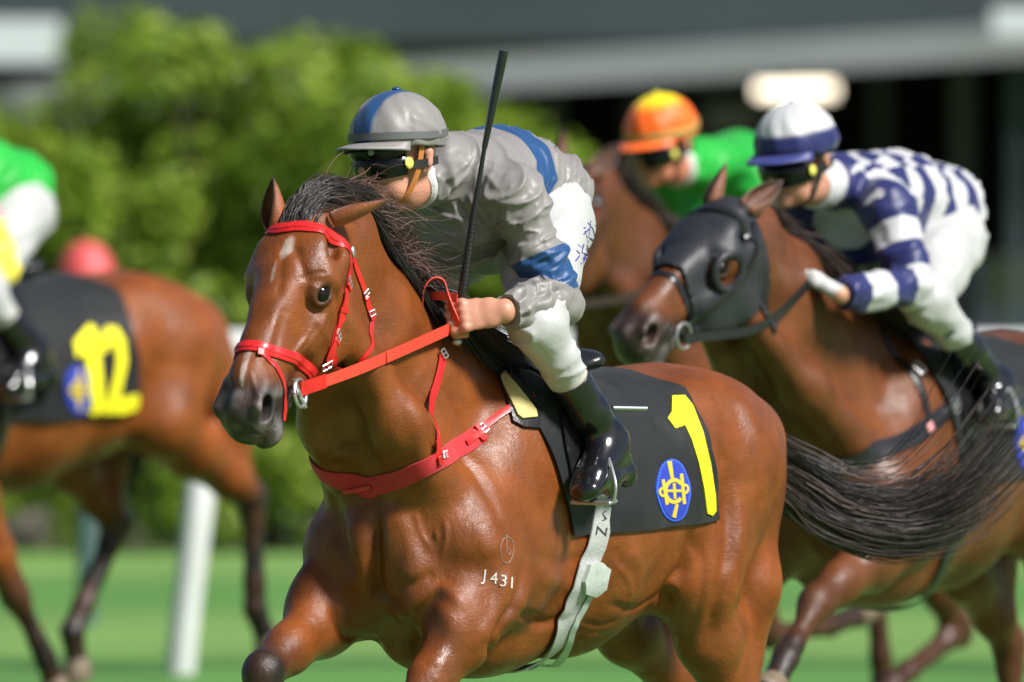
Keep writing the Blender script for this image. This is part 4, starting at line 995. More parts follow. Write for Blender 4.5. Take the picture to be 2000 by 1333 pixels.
# saddle
saddle = empty('saddle', MH); tag(saddle, 'small black racing saddle on the number one horse', 'saddle')
def make_saddle(root, F0, res=.008, zb=1.555):
    F = Field(*grid_axes((-.42, -.34, 1.2), (.14, .34, 1.72), res))
    F.chain([(.02, 0, zb + .045), (-.06, 0, zb + .02), (-.22, 0, zb + .008), (-.32, 0, zb + .022), (-.36, 0, zb + .035)], [(.055, .022), (.085, .024), (.12, .024), (.13, .024), (.11, .018)], k=.03)
    V, Q = F.mesh(1); link('seat', raw_mesh('seat', V, Q), M_BLACKL, root)
make_saddle(saddle, None)
for sgn in (1, -1):
    f_ = (lambda p: p) if sgn > 0 else my
    (Vf, qf), _, _ = cloth_patch(SC, lambda ph: np.interp(ph, [0, .9, 1.5], [.03, .05, .0]), lambda ph: np.interp(ph, [0, .6, 1.0, 1.5], [-.22, -.18, -.13, -.10]), .12 * sgn, 1.22 * sgn, 12, 30, .003, .005, .003, 5)
    link('flap', raw_mesh('flap', Vf, qf, sharp=True), M_BLACKL, saddle)
# ------------------------------------------------------------------ riders
class HHead:
    """rider's head frame: x out of the face, y left, z up"""
    def __init__(s, o, yaw, pitch, roll=0):
        y, p, r = radians(yaw), radians(pitch), radians(roll)
        f = np.array((cos(p) * cos(y), cos(p) * sin(y), -sin(p))); l = np.array((-sin(y), cos(y), 0)); u = np.cross(f, l)
        s.f = f; s.l = l * cos(r) + u * sin(r); s.u = u * cos(r) - l * sin(r); s.o = np.asarray(o, float); s.A = np.array((s.f, s.l, s.u))
    def __call__(s, x, y, z): return s.o + s.f * x + s.l * y + s.u * z
    def inv(s, P): return (np.asarray(P) - s.o) @ s.A.T
def bounds(pts, pad):
    P = np.array(pts); return P.min(0) - pad, P.max(0) + pad
def fist(F, W, K, out, up, curl_to, r=.0104, k=.007):
    """hand closed on something: wrist W, middle knuckle K, out = back of the hand, up = towards the thumb"""
    d = nrm(K - W); out = nrm(out - d * (out @ d)); up = nrm(np.cross(out, d)) * (1 if np.cross(out, d) @ up > 0 else -1)
    F.cap(W, W + d * .035, (.028, .021), (.033, .019), up=out, k=.015)
    F.cap(W + d * .03, K - d * .004, (.037, .016), (.042, .015), up=out, k=.015)
    for i, (h, l) in enumerate(((.033, .042), (.011, .046), (-.011, .043), (-.032, .035))):
        a = K + up * h - out * .002; b = a + d * l * .72 - out * .012 + up * h * .04; c = b - out * .026 - d * .004; e = c - d * .026 - out * .004
        F.chain([a, b, c, e], [r, r * .96, r * .88, r * .80], k=k)
        F.ell(a + out * .005, (.0115, .0115, .0095), k=.010)
    t0 = W + d * .028 + up * .026 - out * .010; t1 = t0 + d * .036 + up * .010 - out * .008; t2 = t1 + d * .030 - out * .006 - up * .004
    F.chain([t0, t1, t2], [.0125, .0105, .0088], k=.010)
def jockey(name, M, P, pal, res, label, group, folds=(), hand_res=None, goggles=True, skin=(.50, .235, .155), glove=None, whip=None, marks=None):
    root = empty(name, M); tag(root, label, 'person', group)
    g = lambda k: np.asarray(P[k], float)
    hh = P['head']
    # ---- body: one continuous figure
    pts = [g(k) for k in ('pel', 'neck', 'lsh', 'rsh', 'lel', 'rel', 'lwr', 'rwr', 'lkn', 'rkn', 'lan', 'ran', 'lto', 'rto', 'lhe', 'rhe', 'lkk', 'rkk')] + [hh(0, 0, .13), hh(.13, 0, -.1)]
    lo, hi = bounds(pts, .13)
    W = g('lwr'); kk = g('lkk')
    fine = (np.minimum(W, kk) - .07, np.maximum(W, kk) + .07) if hand_res else None
    F = Field(*[axis(lo[i], hi[i], res, (fine[0][i], fine[1][i], hand_res) if fine else None) for i in range(3)])
    F.chain([g('pel'), g('mid'), g('chest')], [(.125, .105), (.115, .085), (.135, .09)], k=.05)
    F.cap(g('chest'), g('neck'), (.11, .075), (.055, .055), k=.05)
    F.cap(g('neck'), hh(-.035, 0, -.085), .052, .050, k=.03)
    for s in 'lr':
        F.cap(g(s + 'sh'), g('chest'), .055, .06, k=.04)
        F.chain([g(s + 'sh'), g(s + 'el'), g(s + 'wr')], [.048, .038, .026], k=.02)
        F.cap(g(s + 'el') * .8 + g(s + 'wr') * .2, g(s + 'el') * .45 + g(s + 'wr') * .55, .041, .034, k=.02)
        F.chain([g(s + 'hi'), g(s + 'kn'), g(s + 'an')], [.085, .046, .030], k=.03)
        F.cap(g(s + 'kn') * .85 + g(s + 'an') * .15, g(s + 'kn') * .5 + g(s + 'an') * .5, .036, .033, k=.03)
        F.chain([g(s + 'he'), g(s + 'an'), g(s + 'to')], [.016, .026, .017], k=.02)
        sg = 1 if s == 'l' else -1
        fist(F, g(s + 'wr'), g(s + 'kk'), np.asarray(P[s + 'out'], float), np.asarray(P[s + 'thumb'], float), None)
    # head and face
    F.ell(hh(-.012, 0, .02), (.098, .077, .095), hh.A, k=.02); F.ell(hh(.030, 0, -.045), (.060, .060, .075), hh.A, k=.03)
    F.cap(hh(.035, -.038, -.088), hh(.035, .038, -.088), .026, .026, k=.03); F.ell(hh(.070, 0, -.108), (.022, .026, .018), hh.A, k=.02)
    F.cap(hh(.085, 0, -.005), hh(.108, 0, -.036), .010, .013, k=.015); F.ell(hh(.100, 0, -.042), (.012, .018, .010), hh.A, k=.012)
    F.cap(hh(.082, -.032, .012), hh(.082, .032, .012), .014, .014, k=.02)
    for s in (-1, 1):
        F.ell(hh(.062, s * .042, -.030), (.025, .022, .022), hh.A, k=.03); F.ell(hh(.088, s * .031, -.006), (.012, .015, .010), hh.A, k=.012, op='s'); F.ell(hh(.078, s * .031, -.006), (.012, .012, .012), hh.A, k=.006)
        F.chain([hh(-.018, s * .077, .010), hh(-.030, s * .086, .004), hh(-.028, s * .086, -.022), hh(-.014, s * .078, -.040)], [.009, .010, .009, .008], k=.01)
    F.ell(hh(.084, 0, -.070), (.014, .024, .006), hh.A, k=.010); F.ell(hh(.080, 0, -.083), (.014, .022, .007), hh.A, k=.010)
    F.cap(hh(.098, -.02, -.0765), hh(.098, .02, -.0765), .003, .003, k=.005, op='s')
    V, Q = F.mesh(1); del F
    if ((V - V.mean(0)) * v_normals(V, Q)).sum() < 0: Q = Q[:, ::-1].copy()
    col = np.tile(np.array(skin), (len(V), 1)); H = hh.inv(V); n1 = vnoise(V, 22, 2)[:, None]
    col *= 1 + .10 * n1 * np.array((.6, 1, 1.1))
    lips = (np.exp(-(((H[:, 2] + .077) / .010) ** 2)) * (np.abs(H[:, 1]) < .026) * (H[:, 0] > .07))[:, None]; col = col * (1 - .5 * lips) + np.array((.36, .10, .075)) * .5 * lips
    for s in 'lr':                                                         # knuckles a little redder; gloves where worn
        d = np.linalg.norm(V - g(s + 'kk'), axis=1)
        if glove is not None:
            w = (np.minimum(d, seg_dist(V, g(s + 'wr') + (g(s + 'kk') - g(s + 'wr')) * .1, g(s + 'kk'))[0]) < .10) & (((V - g(s + 'wr')) @ nrm(g(s + 'kk') - g(s + 'wr'))) > .0)
            col[w] = glove
        else: col = col * (1 - .12 * np.exp(-(d / .03) ** 2)[:, None] * np.array((.2, 1, 1)))
    link('body', raw_mesh('body', V, Q, col=np.clip(col, .004, 1)), M_SKIN, root)
    # ---- silk jacket
    pts = [g(k) for k in ('pel', 'neck', 'lsh', 'rsh', 'lel', 'rel', 'lwr', 'rwr')]; lo, hi = bounds(pts, .17)
    F = Field(*grid_axes(lo, hi, P.get('jres', res)))
    J = P.get('jacket', .95)
    F.chain([g('pel') + (.02, 0, .02), g('mid') + (0, 0, .012), g('chest') + (0, 0, .0)], [(.145 * J, .125 * J), (.155 * J, .130 * J), (.165 * J, .125 * J)], k=.05)
    F.cap(g('chest'), g('neck'), (.14, .095), (.072, .068), k=.05)
    F.cap(g('mid') + (-.03, 0, -.08), g('chest') + (.06, 0, -.115), (.125, .075), (.115, .075), k=.06)      # loose front
    F.cap(g('pel') + (-.035, 0, .03), g('pel') + (.05, 0, .02), (.158, .118), (.158, .125), k=.03)
    for s in 'lr':
        F.cap(g(s + 'sh'), g('chest'), .070, .082, k=.05)
        F.chain([g(s + 'sh'), g(s + 'sh') * .4 + g(s + 'el') * .6, g(s + 'el')], [.072, .058, .054], k=.03)
        F.chain([g(s + 'el'), g(s + 'el') * .55 + g(s + 'wr') * .45, g(s + 'el') * .22 + g(s + 'wr') * .78, g(s + 'wr')], [.054, .050, .041, .036], k=.03)
    F.cap(g('neck'), g('neck') * .45 + hh(-.045, 0, -.095) * .55, .070, .062, k=.03)
    bx, bn = P.get('hem', (g('pel') + (-.06, 0, .0), None)); 
    F.cap(hh(.05, 0, -.075), hh(.0, 0, -.0), .062, .08, k=.01, op='s')
    V, Q = F.mesh(1); del F
    if ((V - V.mean(0)) * v_normals(V, Q)).sum() < 0: Q = Q[:, ::-1].copy()
    # open cuffs: drop the rounded end at the wrists
    N = v_normals(V, Q)
    for s in 'lr':                                                        # gathered sleeves
        ax = nrm(g(s + 'wr') - g(s + 'el')); d, t = seg_dist(V, g(s + 'el'), g(s + 'wr')); m = (d < .08)
        L = np.linalg.norm(g(s + 'wr') - g(s + 'el')); ph = vnoise(V[m], 22, 4) * 2.2
        V[m] += N[m] * (.0035 * np.sin(t[m] * L * 95 + ph * 2.5) * np.clip((t[m] - .55) * 3, 0, 1))[:, None]
        d, t = seg_dist(V, g(s + 'sh'), g(s + 'el')); m = d < .10
        V[m] += N[m] * (.0045 * np.sin(t[m] * 16 + vnoise(V[m], 12, 6) * 3.2) * np.clip(t[m] * 2, 0, 1))[:, None]
    wp_ = V + np.stack([vnoise(V, 7, 31), vnoise(V, 7, 32), vnoise(V, 7, 33)], 1) * .05
    u1 = wp_ @ np.array((.75, .1, -.65)); u2 = wp_ @ np.array((.65, .1, .75)); u3 = wp_[:, 1]
    r1 = 1 - np.abs(vnoise(np.stack([u1 * 2.6, u2 * 24, u3 * 8], 1), 1, 41)); r2 = 1 - np.abs(vnoise(np.stack([u1 * 6, u2 * 44, u3 * 14], 1), 1, 42))
    r3 = 1 - np.abs(vnoise(np.stack([u1 * 14, u2 * 5, u3 * 10], 1), 1, 43))
    V += N * (.011 * (r1 ** 6 - .2) + .0065 * (r2 ** 5 - .25) + .002 * (r3 ** 4 - .3))[:, None]
    for s in 'lr':
        ax = nrm(g(s + 'wr') - g(s + 'el')); cp = g(s + 'wr') - ax * P.get('cuff', .012); tv = (V - cp) @ ax; rad = np.linalg.norm(V - cp - np.outer(tv, ax), axis=1); m = (tv > 0) & (rad < .075) & (tv < .09); V[m] -= np.outer(tv[m] - .002 * np.sin(rad[m] * 200), ax)
    SJ = Surf(V, Q, M)
    if folds:
        N = v_normals(V, Q)
        for pts_, amp, wd in folds: stroke(V, N, np.array([SJ.pick(*p) for p in pts_]), amp, wd)
        V = smooth_v(V, Q, .2)
    arm = {}
    for s in 'lr':
        d1, t1 = seg_dist(V, g(s + 'sh'), g(s + 'el')); d2, t2 = seg_dist(V, g(s + 'el'), g(s + 'wr'))
        arm[s] = np.where(d2 < d1, 1 + t2, t1) - (np.minimum(d1, d2) > .095) * 9
    onarm = np.maximum(arm['l'], arm['r'])
    ds, ts = seg_dist(V, g('pel'), g('chest')); sp = nrm(g('chest') - g('pel')); along = (V - g('pel')) @ sp / np.linalg.norm(g('chest') - g('pel'))
    col = pal['jacket'](V, along, onarm, N if folds else v_normals(V, Q)); me = raw_mesh('jacket', V, Q, col=col if col.ndim == 2 else None)
    if col.ndim == 1: set_mask(me, col)
    link('jacket', me, pal.get('silk', M_SILK), root)
    SJ = Surf(V, Q, M)
    # ---- breeches
    pts = [g(k) for k in ('pel', 'lkn', 'rkn', 'lan', 'ran')]; lo, hi = bounds(pts, .19)
    F = Field(*grid_axes(lo, hi, res))
    F.cap(g('pel') + (.03, 0, 0), g('pel') + (-.035, 0, -.02), (.13, .11), (.135, .115), k=.04)
    F.cap(g('pel') + (.08, 0, -.07), g('pel') + (.17, 0, -.10), (.11, .08), (.11, .07), k=.05)
    for s in 'lr':
        h_ = g(s + 'hi'); F.ell(h_ + (-.050, 0, -.005), (.090, .082, .095), k=.04)
        F.chain([h_, h_ * .5 + g(s + 'kn') * .5, g(s + 'kn')], [.115, .088, .069], k=.04)
        F.chain([g(s + 'kn'), g(s + 'kn') * .6 + g(s + 'an') * .4], [.066, .049], k=.03)
    V, Q = F.mesh(1); del F
    if ((V - V.mean(0)) * v_normals(V, Q)).sum() < 0: Q = Q[:, ::-1].copy()
    N = v_normals(V, Q)
    for s in 'lr':
        d, t = seg_dist(V, g(s + 'hi'), g(s + 'kn')); m = d < .13
        V[m] += N[m] * (.003 * np.sin(t[m] * 24 + vnoise(V[m], 12, 3) * 3) * np.clip(t[m] * 3 - 1.2, 0, 1))[:, None]
    wq = V + np.stack([vnoise(V, 8, 51), vnoise(V, 8, 52), vnoise(V, 8, 53)], 1) * .03; rr_ = 1 - np.abs(vnoise(np.stack([wq[:, 0] * 5, wq[:, 1] * 10, wq[:, 2] * 22 + wq[:, 0] * 9], 1), 1, 54))
    V += N * (.003 * vnoise(V, 16, 12) + .008 * (rr_ ** 5 - .25))[:, None]
    link('breeches', raw_mesh('breeches', V, Q), M_BREECH, root); SB = Surf(V, Q, M)
    # ---- leggings and boots
    for s in 'lr':
        kn, an, to, he = g(s + 'kn'), g(s + 'an'), g(s + 'to'), g(s + 'he')
        F = Field(*grid_axes(*bounds([kn, an], .10), res)); F.cap(kn * .72 + an * .28, kn * .40 + an * .60, .0490, .0460, k=.02)
        V, Q = F.mesh(1)
        if ((V - V.mean(0)) * v_normals(V, Q)).sum() < 0: Q = Q[:, ::-1].copy()
        link('legging', raw_mesh('legging', V, Q), pal.get('legging', M_BREECH2), root)
        F = Field(*grid_axes(*bounds([kn, an, to, he], .10), res * .75))
        top = kn * (1 - P.get('boot', .47)) + an * P.get('boot', .47)
        F.chain([top, top * .45 + an * .55, an], [.0520, .0475, .0395], k=.02)
        F.chain([an, he * .4 + an * .6, he], [.039, .032, .026], k=.03)
        F.chain([an * .7 + to * .3, an * .25 + to * .75, to], [(.040, .040), (.042, .032), (.034, .022)], up=an - (to + he) / 2, k=.025)
        F.cap(an, he * .5 + to * .5, .044, (.036, .03), k=.04)
        F.cap(he * .9 + an * .1, to, (.032, .02), (.036, .02), up=an - (to + he) / 2, k=.02)
        V, Q = F.mesh(1); del F
        if ((V - V.mean(0)) * v_normals(V, Q)).sum() < 0: Q = Q[:, ::-1].copy()
        ax = nrm(an - kn); tv = (V - top) @ ax; sel = (tv < 0) & (seg_dist(V, kn, an)[0] < .075); V[sel] -= np.outer(tv[sel], ax)   # flat top
        N = v_normals(V, Q); d = np.linalg.norm(V - an, axis=1); m = d < .10
        V[m] += N[m] * (.0022 * np.sin(((V[m] - an) @ ax) * 90 + vnoise(V[m], 18, 5) * 3) * np.clip(1.2 - d[m] / .08, 0, 1))[:, None]
        b = link('boot', raw_mesh('boot', V, Q), M_PATENT, root)
    # ---- skull cap with silk cover and peak
    hc = hh(-.012, 0, .040); nt, na = 36, 96; RX_, RY_, RZ_ = .128, .108, .118; cv = []; cc = []
    rim = -.012
    for i in range(nt + 1):
        th = pi / 2 * i / nt * 1.12                                          # from the crown down past the rim
        for j in range(na):
            a = 2 * pi * j / na; x = RX_ * sin(th) * cos(a); y = RY_ * sin(th) * sin(a); z = RZ_ * cos(th)
            if th > pi / 2: x *= 1 - .25 * (th - pi / 2) ; y *= 1 - .25 * (th - pi / 2)
            wr = .0014 * sin(a * 12 + 2.3 * sin(th * 3)) * sin(th) - .002 * math.exp(-(((a / (pi / 4)) % 1 - .5) / .05) ** 2) * sin(th) + .0035 * (cos(a) < .35) * max(0, sin(th * 11 + 3 * sin(a * 2))) * sin(th) ** 2 * (th > .5)
            cv.append(hc + hh.f * (x + wr * cos(a)) + hh.l * (y + wr * sin(a)) + hh.u * (z + .3 * wr)); cc.append((x, y, z, a, th))
    cc = np.array(cc); q = [(i * na + j, (i + 1) * na + j, (i + 1) * na + (j + 1) % na, i * na + (j + 1) % na) for i in range(nt) for j in range(na)]
    col = pal['cap'](cc); me = raw_mesh('cap', np.array(cv), q, col=col if col.ndim == 2 else None)
    if col.ndim == 1: set_mask(me, col)
    cap_o = link('cap', me, pal.get('silk', M_SILK), root); sm = cap_o.modifiers.new('thick', 'SOLIDIFY'); sm.thickness = .004; sm.offset = -1
    m = MB(); m.ball(hc + hh.u * (RZ_ + .002), (.011, .011, .006), hh.A); o = link('button', m.mesh('button', col=None), pal['button'], cap_o)
    top = []; bot = []; nu, nv = 25, 7
    for i in range(nu):
        a = -1.15 + 2.3 * i / (nu - 1)
        for j in range(nv):
            e = j / (nv - 1); r = 1 + e * .50 * max(0, cos(a * 1.22)) ** .7; x = RX_ * .985 * r * cos(a); y = RY_ * .985 * (1 + e * .06) * sin(a); z = rim - e * .012 * cos(a) - .016 * (abs(a) / 1.2) ** 2 * e
            p = hc + hh.f * x + hh.l * y + hh.u * z; top.append(p + hh.u * .0025); bot.append(p - hh.u * .0035)
    V, q = slab(np.array(top), np.array(bot), nu, nv); link('peak', raw_mesh('peak', V, q, col=np.tile(np.array(pal['peak']), (len(V), 1))), M_SILK, cap_o)
    if pal.get('band'):
        m = MB(); R = []
        for a in np.linspace(0, 2 * pi, 60): R.append(hc + hh.f * RX_ * 1.015 * cos(a) + hh.l * RY_ * 1.015 * sin(a) + hh.u * (.004 + .012 * (cos(a) < 0) * -cos(a)))
        Sx = hh.u; V, q = free_ribbon(R, Sx, .017, .003, step=.012); link('hat_band', raw_mesh('hat_band', V, q, sharp=True), pal['band'], cap_o)
    # ---- goggles, chin strap
    if goggles:
        for (zc, fw, lens, nm, zz) in ((-.026, .100, M_LENS, 'goggles', .036),) + (((.006, .112, M_LENS, 'spare_goggles', .020),) if P.get('spare') else ()):
            top = []; bot = []; nu, nv = 25, 7
            for i in range(nu):
                a = -1.25 + 2.5 * i / (nu - 1); hgt = zz * (1 - .35 * (abs(a) / 1.25) ** 2) * (1 - .35 * math.exp(-(a / .18) ** 2) * 0)
                for j in range(nv):
                    e = (j / (nv - 1) * 2 - 1); drop = -.30 * zz * math.exp(-(a / .22) ** 2) if e < 0 else 0
                    bul = .012 * (1 - e * e); x = (fw + bul) * cos(a) + .004; y = (.084 + bul * .6) * sin(a); z = zc + e * hgt - drop * (-e)
                    p = hh(x, y, z); top.append(p); bot.append(hh(x - .010 * cos(a), y - .010 * sin(a), z))
            V, q = slab(np.array(top), np.array(bot), nu, nv); go = link(nm, raw_mesh(nm, V, q, sharp=True), lens, root)
            if nm == 'goggles':
                for sg in (1, -1):
                    m = MB(); Bx = np.array((hh.u, hh.f, nrm(hh.l * sg + hh.f * .35))); m.ball(hh(.040, sg * .0905, zc + .004), (.0145, .0145, .004), Bx); link('badge', m.mesh('badge'), M_BADGE, go)
                    m = MB(); V, q = free_ribbon([hh(.034, sg * .086, zc), hh(-.02, sg * .092, zc + .004), hh(-.07, sg * .075, zc + .012)], hh.u, .020, .003); link('strap', raw_mesh('strap', V, q, sharp=True), M_GOGF, go)
            else:
                m = MB(); m.ball(hh(.116, .036, zc), (.004, .013, .0085), hh.A); link('emblem', m.mesh('emblem'), M_GREYM, go)
    for sg in (1, -1):
        m = MB(); V, q = free_ribbon([hh(-.005, sg * .090, .02), hh(.008, sg * .084, -.045), hh(.030, sg * .060, -.105), hh(.045, sg * .01, -.128)], hh.f, .016, .003); link('chin_strap', raw_mesh('chin_strap', V, q, sharp=True), pal.get('strap', M_GOGF), root)
    # white stock at the throat
    cpt = g('neck') * .30 + hh(-.03, 0, -.09) * .70; ax = nrm(hh(-.03, 0, -.08) - g('neck')); a = nrm(np.cross(ax, (0, 1, 0))); b = np.cross(ax, a); m = MB()
    m.tube([cpt - ax * .035, cpt - ax * .015, cpt + ax * .015, cpt + ax * .022], [.050, .060, .061, .055], 20); link('stock', m.mesh('stock'), M_WHITE, root)
    return root, SJ, SB

def base_pose():
    """local joints of a crouched rider, left side; the right side is the mirror image"""
    L = dict(sh=(.135, .165, 1.985), el=(.085, .262, 1.735), wr=(.285, .232, 1.707), kk=(.352, .170, 1.700), hi=(-.120, .100, 1.915), kn=(.17, .258, 1.672), an=(-.075, .300, 1.392), to=(.078, .335, 1.272), he=(-.135, .318, 1.300))
    P = {}
    for k, v in L.items(): P['l' + k] = np.array(v); P['r' + k] = np.array(v) * (1, -1, 1)
    P.update(pel=np.array((-.165, 0, 1.965)), mid=np.array((-.06, 0, 2.010)), chest=np.array((.075, 0, 2.015)), neck=np.array((.20, 0, 2.065)))
    P['lout'] = np.array((-.2, 1, .3)); P['rout'] = np.array((-.2, -1, .3)); P['lthumb'] = np.array((0, 0, 1)); P['rthumb'] = np.array((0, 0, 1))
    return P
# ------------------------------------------------------------------ the leading rider
P1 = base_pose(); P1['head'] = HHead(lp(MH, 772, 304, .0), -13, 0, 3); P1['spare'] = True; P1['jres'] = .0045
P1['lwr'] = W1; P1['lkk'] = K1; P1['lout'] = camL * .8 + upL * .35 + rgtL * .2; P1['lthumb'] = upL
P1['rel'] = np.array((.12, -.25, 1.76)); P1['rwr'] = np.array((.32, -.16, 1.73)); P1['rkk'] = np.array((.385, -.11, 1.725))
GREY = np.array((.215, .20, .19)); BLU = np.array((.012, .058, .17))
def jk1(V, along, onarm, N):
    return np.where(onarm < 0, np.minimum(along - .46, .78 - along), np.minimum(onarm - .56, .97 - onarm) * 1.0)
def cap1(cc): return np.where(cc[:, 0] > -.06, .030 - np.abs(cc[:, 1] - .004), -.05)
FOLDS1 = [([(985, 335), (966, 400), (978, 452)], -.007, .008), ([(1000, 360), (988, 440)], .006, .008), ([(1030, 372), (1006, 450)], -.006, .008), ([(1052, 395), (1018, 452)], .007, .008), ([(1075, 425), (1035, 458)], -.006, .008), ([(1090, 445), (1045, 462)], .005, .007),
    ([(1012, 472), (1060, 476), (1102, 462)], -.006, .007), ([(1015, 488), (1065, 494), (1108, 482)], .006, .007), ([(1022, 506), (1070, 512), (1112, 503)], -.006, .007), ([(1030, 524), (1075, 530), (1114, 522)], .006, .008), ([(1045, 545), (1085, 545), (1114, 538)], -.007, .008),
    ([(1000, 572), (1050, 556), (1095, 552)], .006, .008), ([(1000, 590), (1050, 578), (1100, 566)], -.007, .008), ([(1004, 606), (1050, 596), (1095, 584)], .006, .008), ([(1015, 622), (1060, 612), (1090, 600)], -.006, .008), ([(1070, 540), (1090, 565), (1095, 600)], .006, .010),
    ([(866, 345), (896, 400), (936, 466)], -.007, .009), ([(880, 338), (920, 390), (952, 440)], .007, .009), ([(893, 325), (940, 370), (962, 410)], -.006, .009), ([(905, 312), (955, 346), (975, 372)], .005, .009), ([(884, 300), (940, 308), (1000, 332)], -.004, .010), ([(878, 370), (900, 430), (915, 480)], .006, .010),
    ([(935, 262), (990, 288), (1035, 345)], .004, .012), ([(1068, 255), (1100, 295), (1108, 345)], -.006, .009), ([(1084, 262), (1120, 305), (1128, 352)], .006, .008), ([(1100, 275), (1140, 322)], -.005, .008), ([(1070, 300), (1082, 350), (1072, 400)], .005, .010), ([(1125, 335), (1108, 365), (1098, 400)], -.007, .007), ([(1140, 340), (1122, 372), (1112, 405)], .006, .007), ([(1150, 352), (1138, 385)], -.006, .006), ([(1060, 345), (1066, 400), (1058, 440)], -.006, .009), ([(1025, 330), (1045, 372)], -.004, .010), ([(1005, 250), (1050, 270)], -.003, .010)]
jockey1, SJ1, SB1 = jockey('person', MH, P1, dict(jacket=jk1, cap=cap1, silk=mask_silk('grey and blue silk', tuple(GREY), tuple(BLU)), button=mat('blue silk button', tuple(BLU), .35), peak=GREY, strap=M_ORSTRAP, band=mat('dark grey elastic', (.10, .10, .10), .6)), .0065,
    'jockey in grey and blue silks leaning forward with whip raised', 'jockeys riding in the race', hand_res=.0038, folds=FOLDS1)
# whip in the left hand
whip = empty('whip', MH); tag(whip, 'long black whip held upright by the jockey in grey and blue', 'whip')
wp = lambda x, y: ld(MH, x, y, HY1 + .030)
m = MB(); m.tube([wp(890, 668), wp(894, 640), wp(905, 560), wp(922, 440), wp(938, 340), wp(946, 290)], [.012, .0115, .0105, .0088, .0066, .0055], 10, step=.01); link('shaft', m.mesh('shaft'), M_BLACKL, whip)
m = MB(); a = wp(946, 290); b = wp(984, 100); d = nrm(b - a); sd = nrm(np.cross(d, camL))
V, q = free_ribbon([a, a + (b - a) * .5, b], sd, .022, .012, widths=[.014, .021, .027]); m.tube([a, a + (b - a) * .5, b], [.007, .0105, .0125], 10, step=.02); link('flap', m.mesh('flap'), M_PATENT, whip)
m = MB()
for i in range(16):
    t = i / 15; c = wp(905 + 18 * t, 562 - 125 * t); d = nrm(wp(922, 440) - wp(905, 560)); u = nrm(np.cross(d, camL)); v = np.cross(d, u); m.tube(ring_pts(c, .0108 - .0016 * t, (u + d * .25, v), 14), .0011, 5)
link('grip_binding', m.mesh('grip_binding'), M_GOGF, whip)
m = MB(); m.ball(wp(892, 668), (.0135, .0135, .010)); link('end_cap', m.mesh('cap'), M_STEEL, whip)
m = MB(); kk = P1['lkk']; d = nrm(kk - P1['lwr']); u = nrm(upL - d * (upL @ d)); c = kk - u * .010 + d * .016 - .004 * camL; m.tube(ring_pts(c, .0108, (u, nrm(np.cross(d, u))), 20), .0018, 6); link('finger_ring', m.mesh('ring'), M_RING, jockey1)
# stirrups
for sg, nm in ((1, 'l'), (-1, 'r')):
    st = empty('stirrup', MH); tag(st, 'steel stirrup under the ' + ('left' if sg > 0 else 'right') + ' boot of the jockey in grey and blue', 'stirrup', 'stirrups of the number one saddle')
    to, he = P1[nm + 'to'], P1[nm + 'he']; ball = to * .78 + he * .22 + np.array((0, 0, -.034)); top = ball + np.array((-.045, -.02 * sg, .125)); f = nrm(to - he); sd = nrm(np.cross(f, (0, 0, 1)))
    m = MB(); m.tube([ball - sd * .055, ball - sd * .058 + upL * .05, top - sd * .02, top + sd * .02, ball + sd * .058 + upL * .05, ball + sd * .055], .0048, 8, step=.008); link('iron', m.mesh('iron'), M_STEEL, st)
    m = MB(); m.box(ball, (.042, .112, .010), np.array((f, sd, np.cross(f, sd))), bev=.003); link('tread', m.mesh('tread', False), M_STEEL, st)
    V, q = free_ribbon([top, top * .5 + np.array((-.05, .262 * sg, 1.50)) * .5 + np.array((0, .01 * sg, 0)), np.array((-.06, .20 * sg, 1.56))], (1, 0, .3), .016, .004); link('stirrup_leather', raw_mesh('leather', V, q, sharp=True), M_BLACKL, st)

m = MB()
for a, b in (((1148, 436), (1158, 448)), ((1140, 446), (1166, 441)), ((1153, 432), (1150, 460)), ((1140, 458), (1150, 448)), ((1158, 450), (1164, 462)), ((1145, 462), (1160, 470)), ((1142, 452), (1148, 474)),
             ((1128, 478), (1134, 484)), ((1126, 490), (1132, 496)), ((1124, 510), (1132, 500)), ((1140, 478), (1136, 492)), ((1146, 480), (1152, 490)), ((1136, 494), (1152, 498)), ((1144, 486), (1142, 518)), ((1142, 504), (1134, 516)), ((1144, 504), (1152, 514)), ((1138, 506), (1150, 504))):
    pa, pb = SB1.pick(*a), SB1.pick(*b); m.tube([pa + camL * .0006, (pa + pb) / 2 + camL * .0012, pb + camL * .0006], .0022, 5)
link('lettering', m.mesh('lettering'), M_PURPLE, jockey1)
m = MB(); m.tube([ld(MH, 1196, 798, 27.75), ld(MH, 1262, 799, 27.80)], .0075, 10); link('spur', m.mesh('spur'), M_SPUR, jockey1)
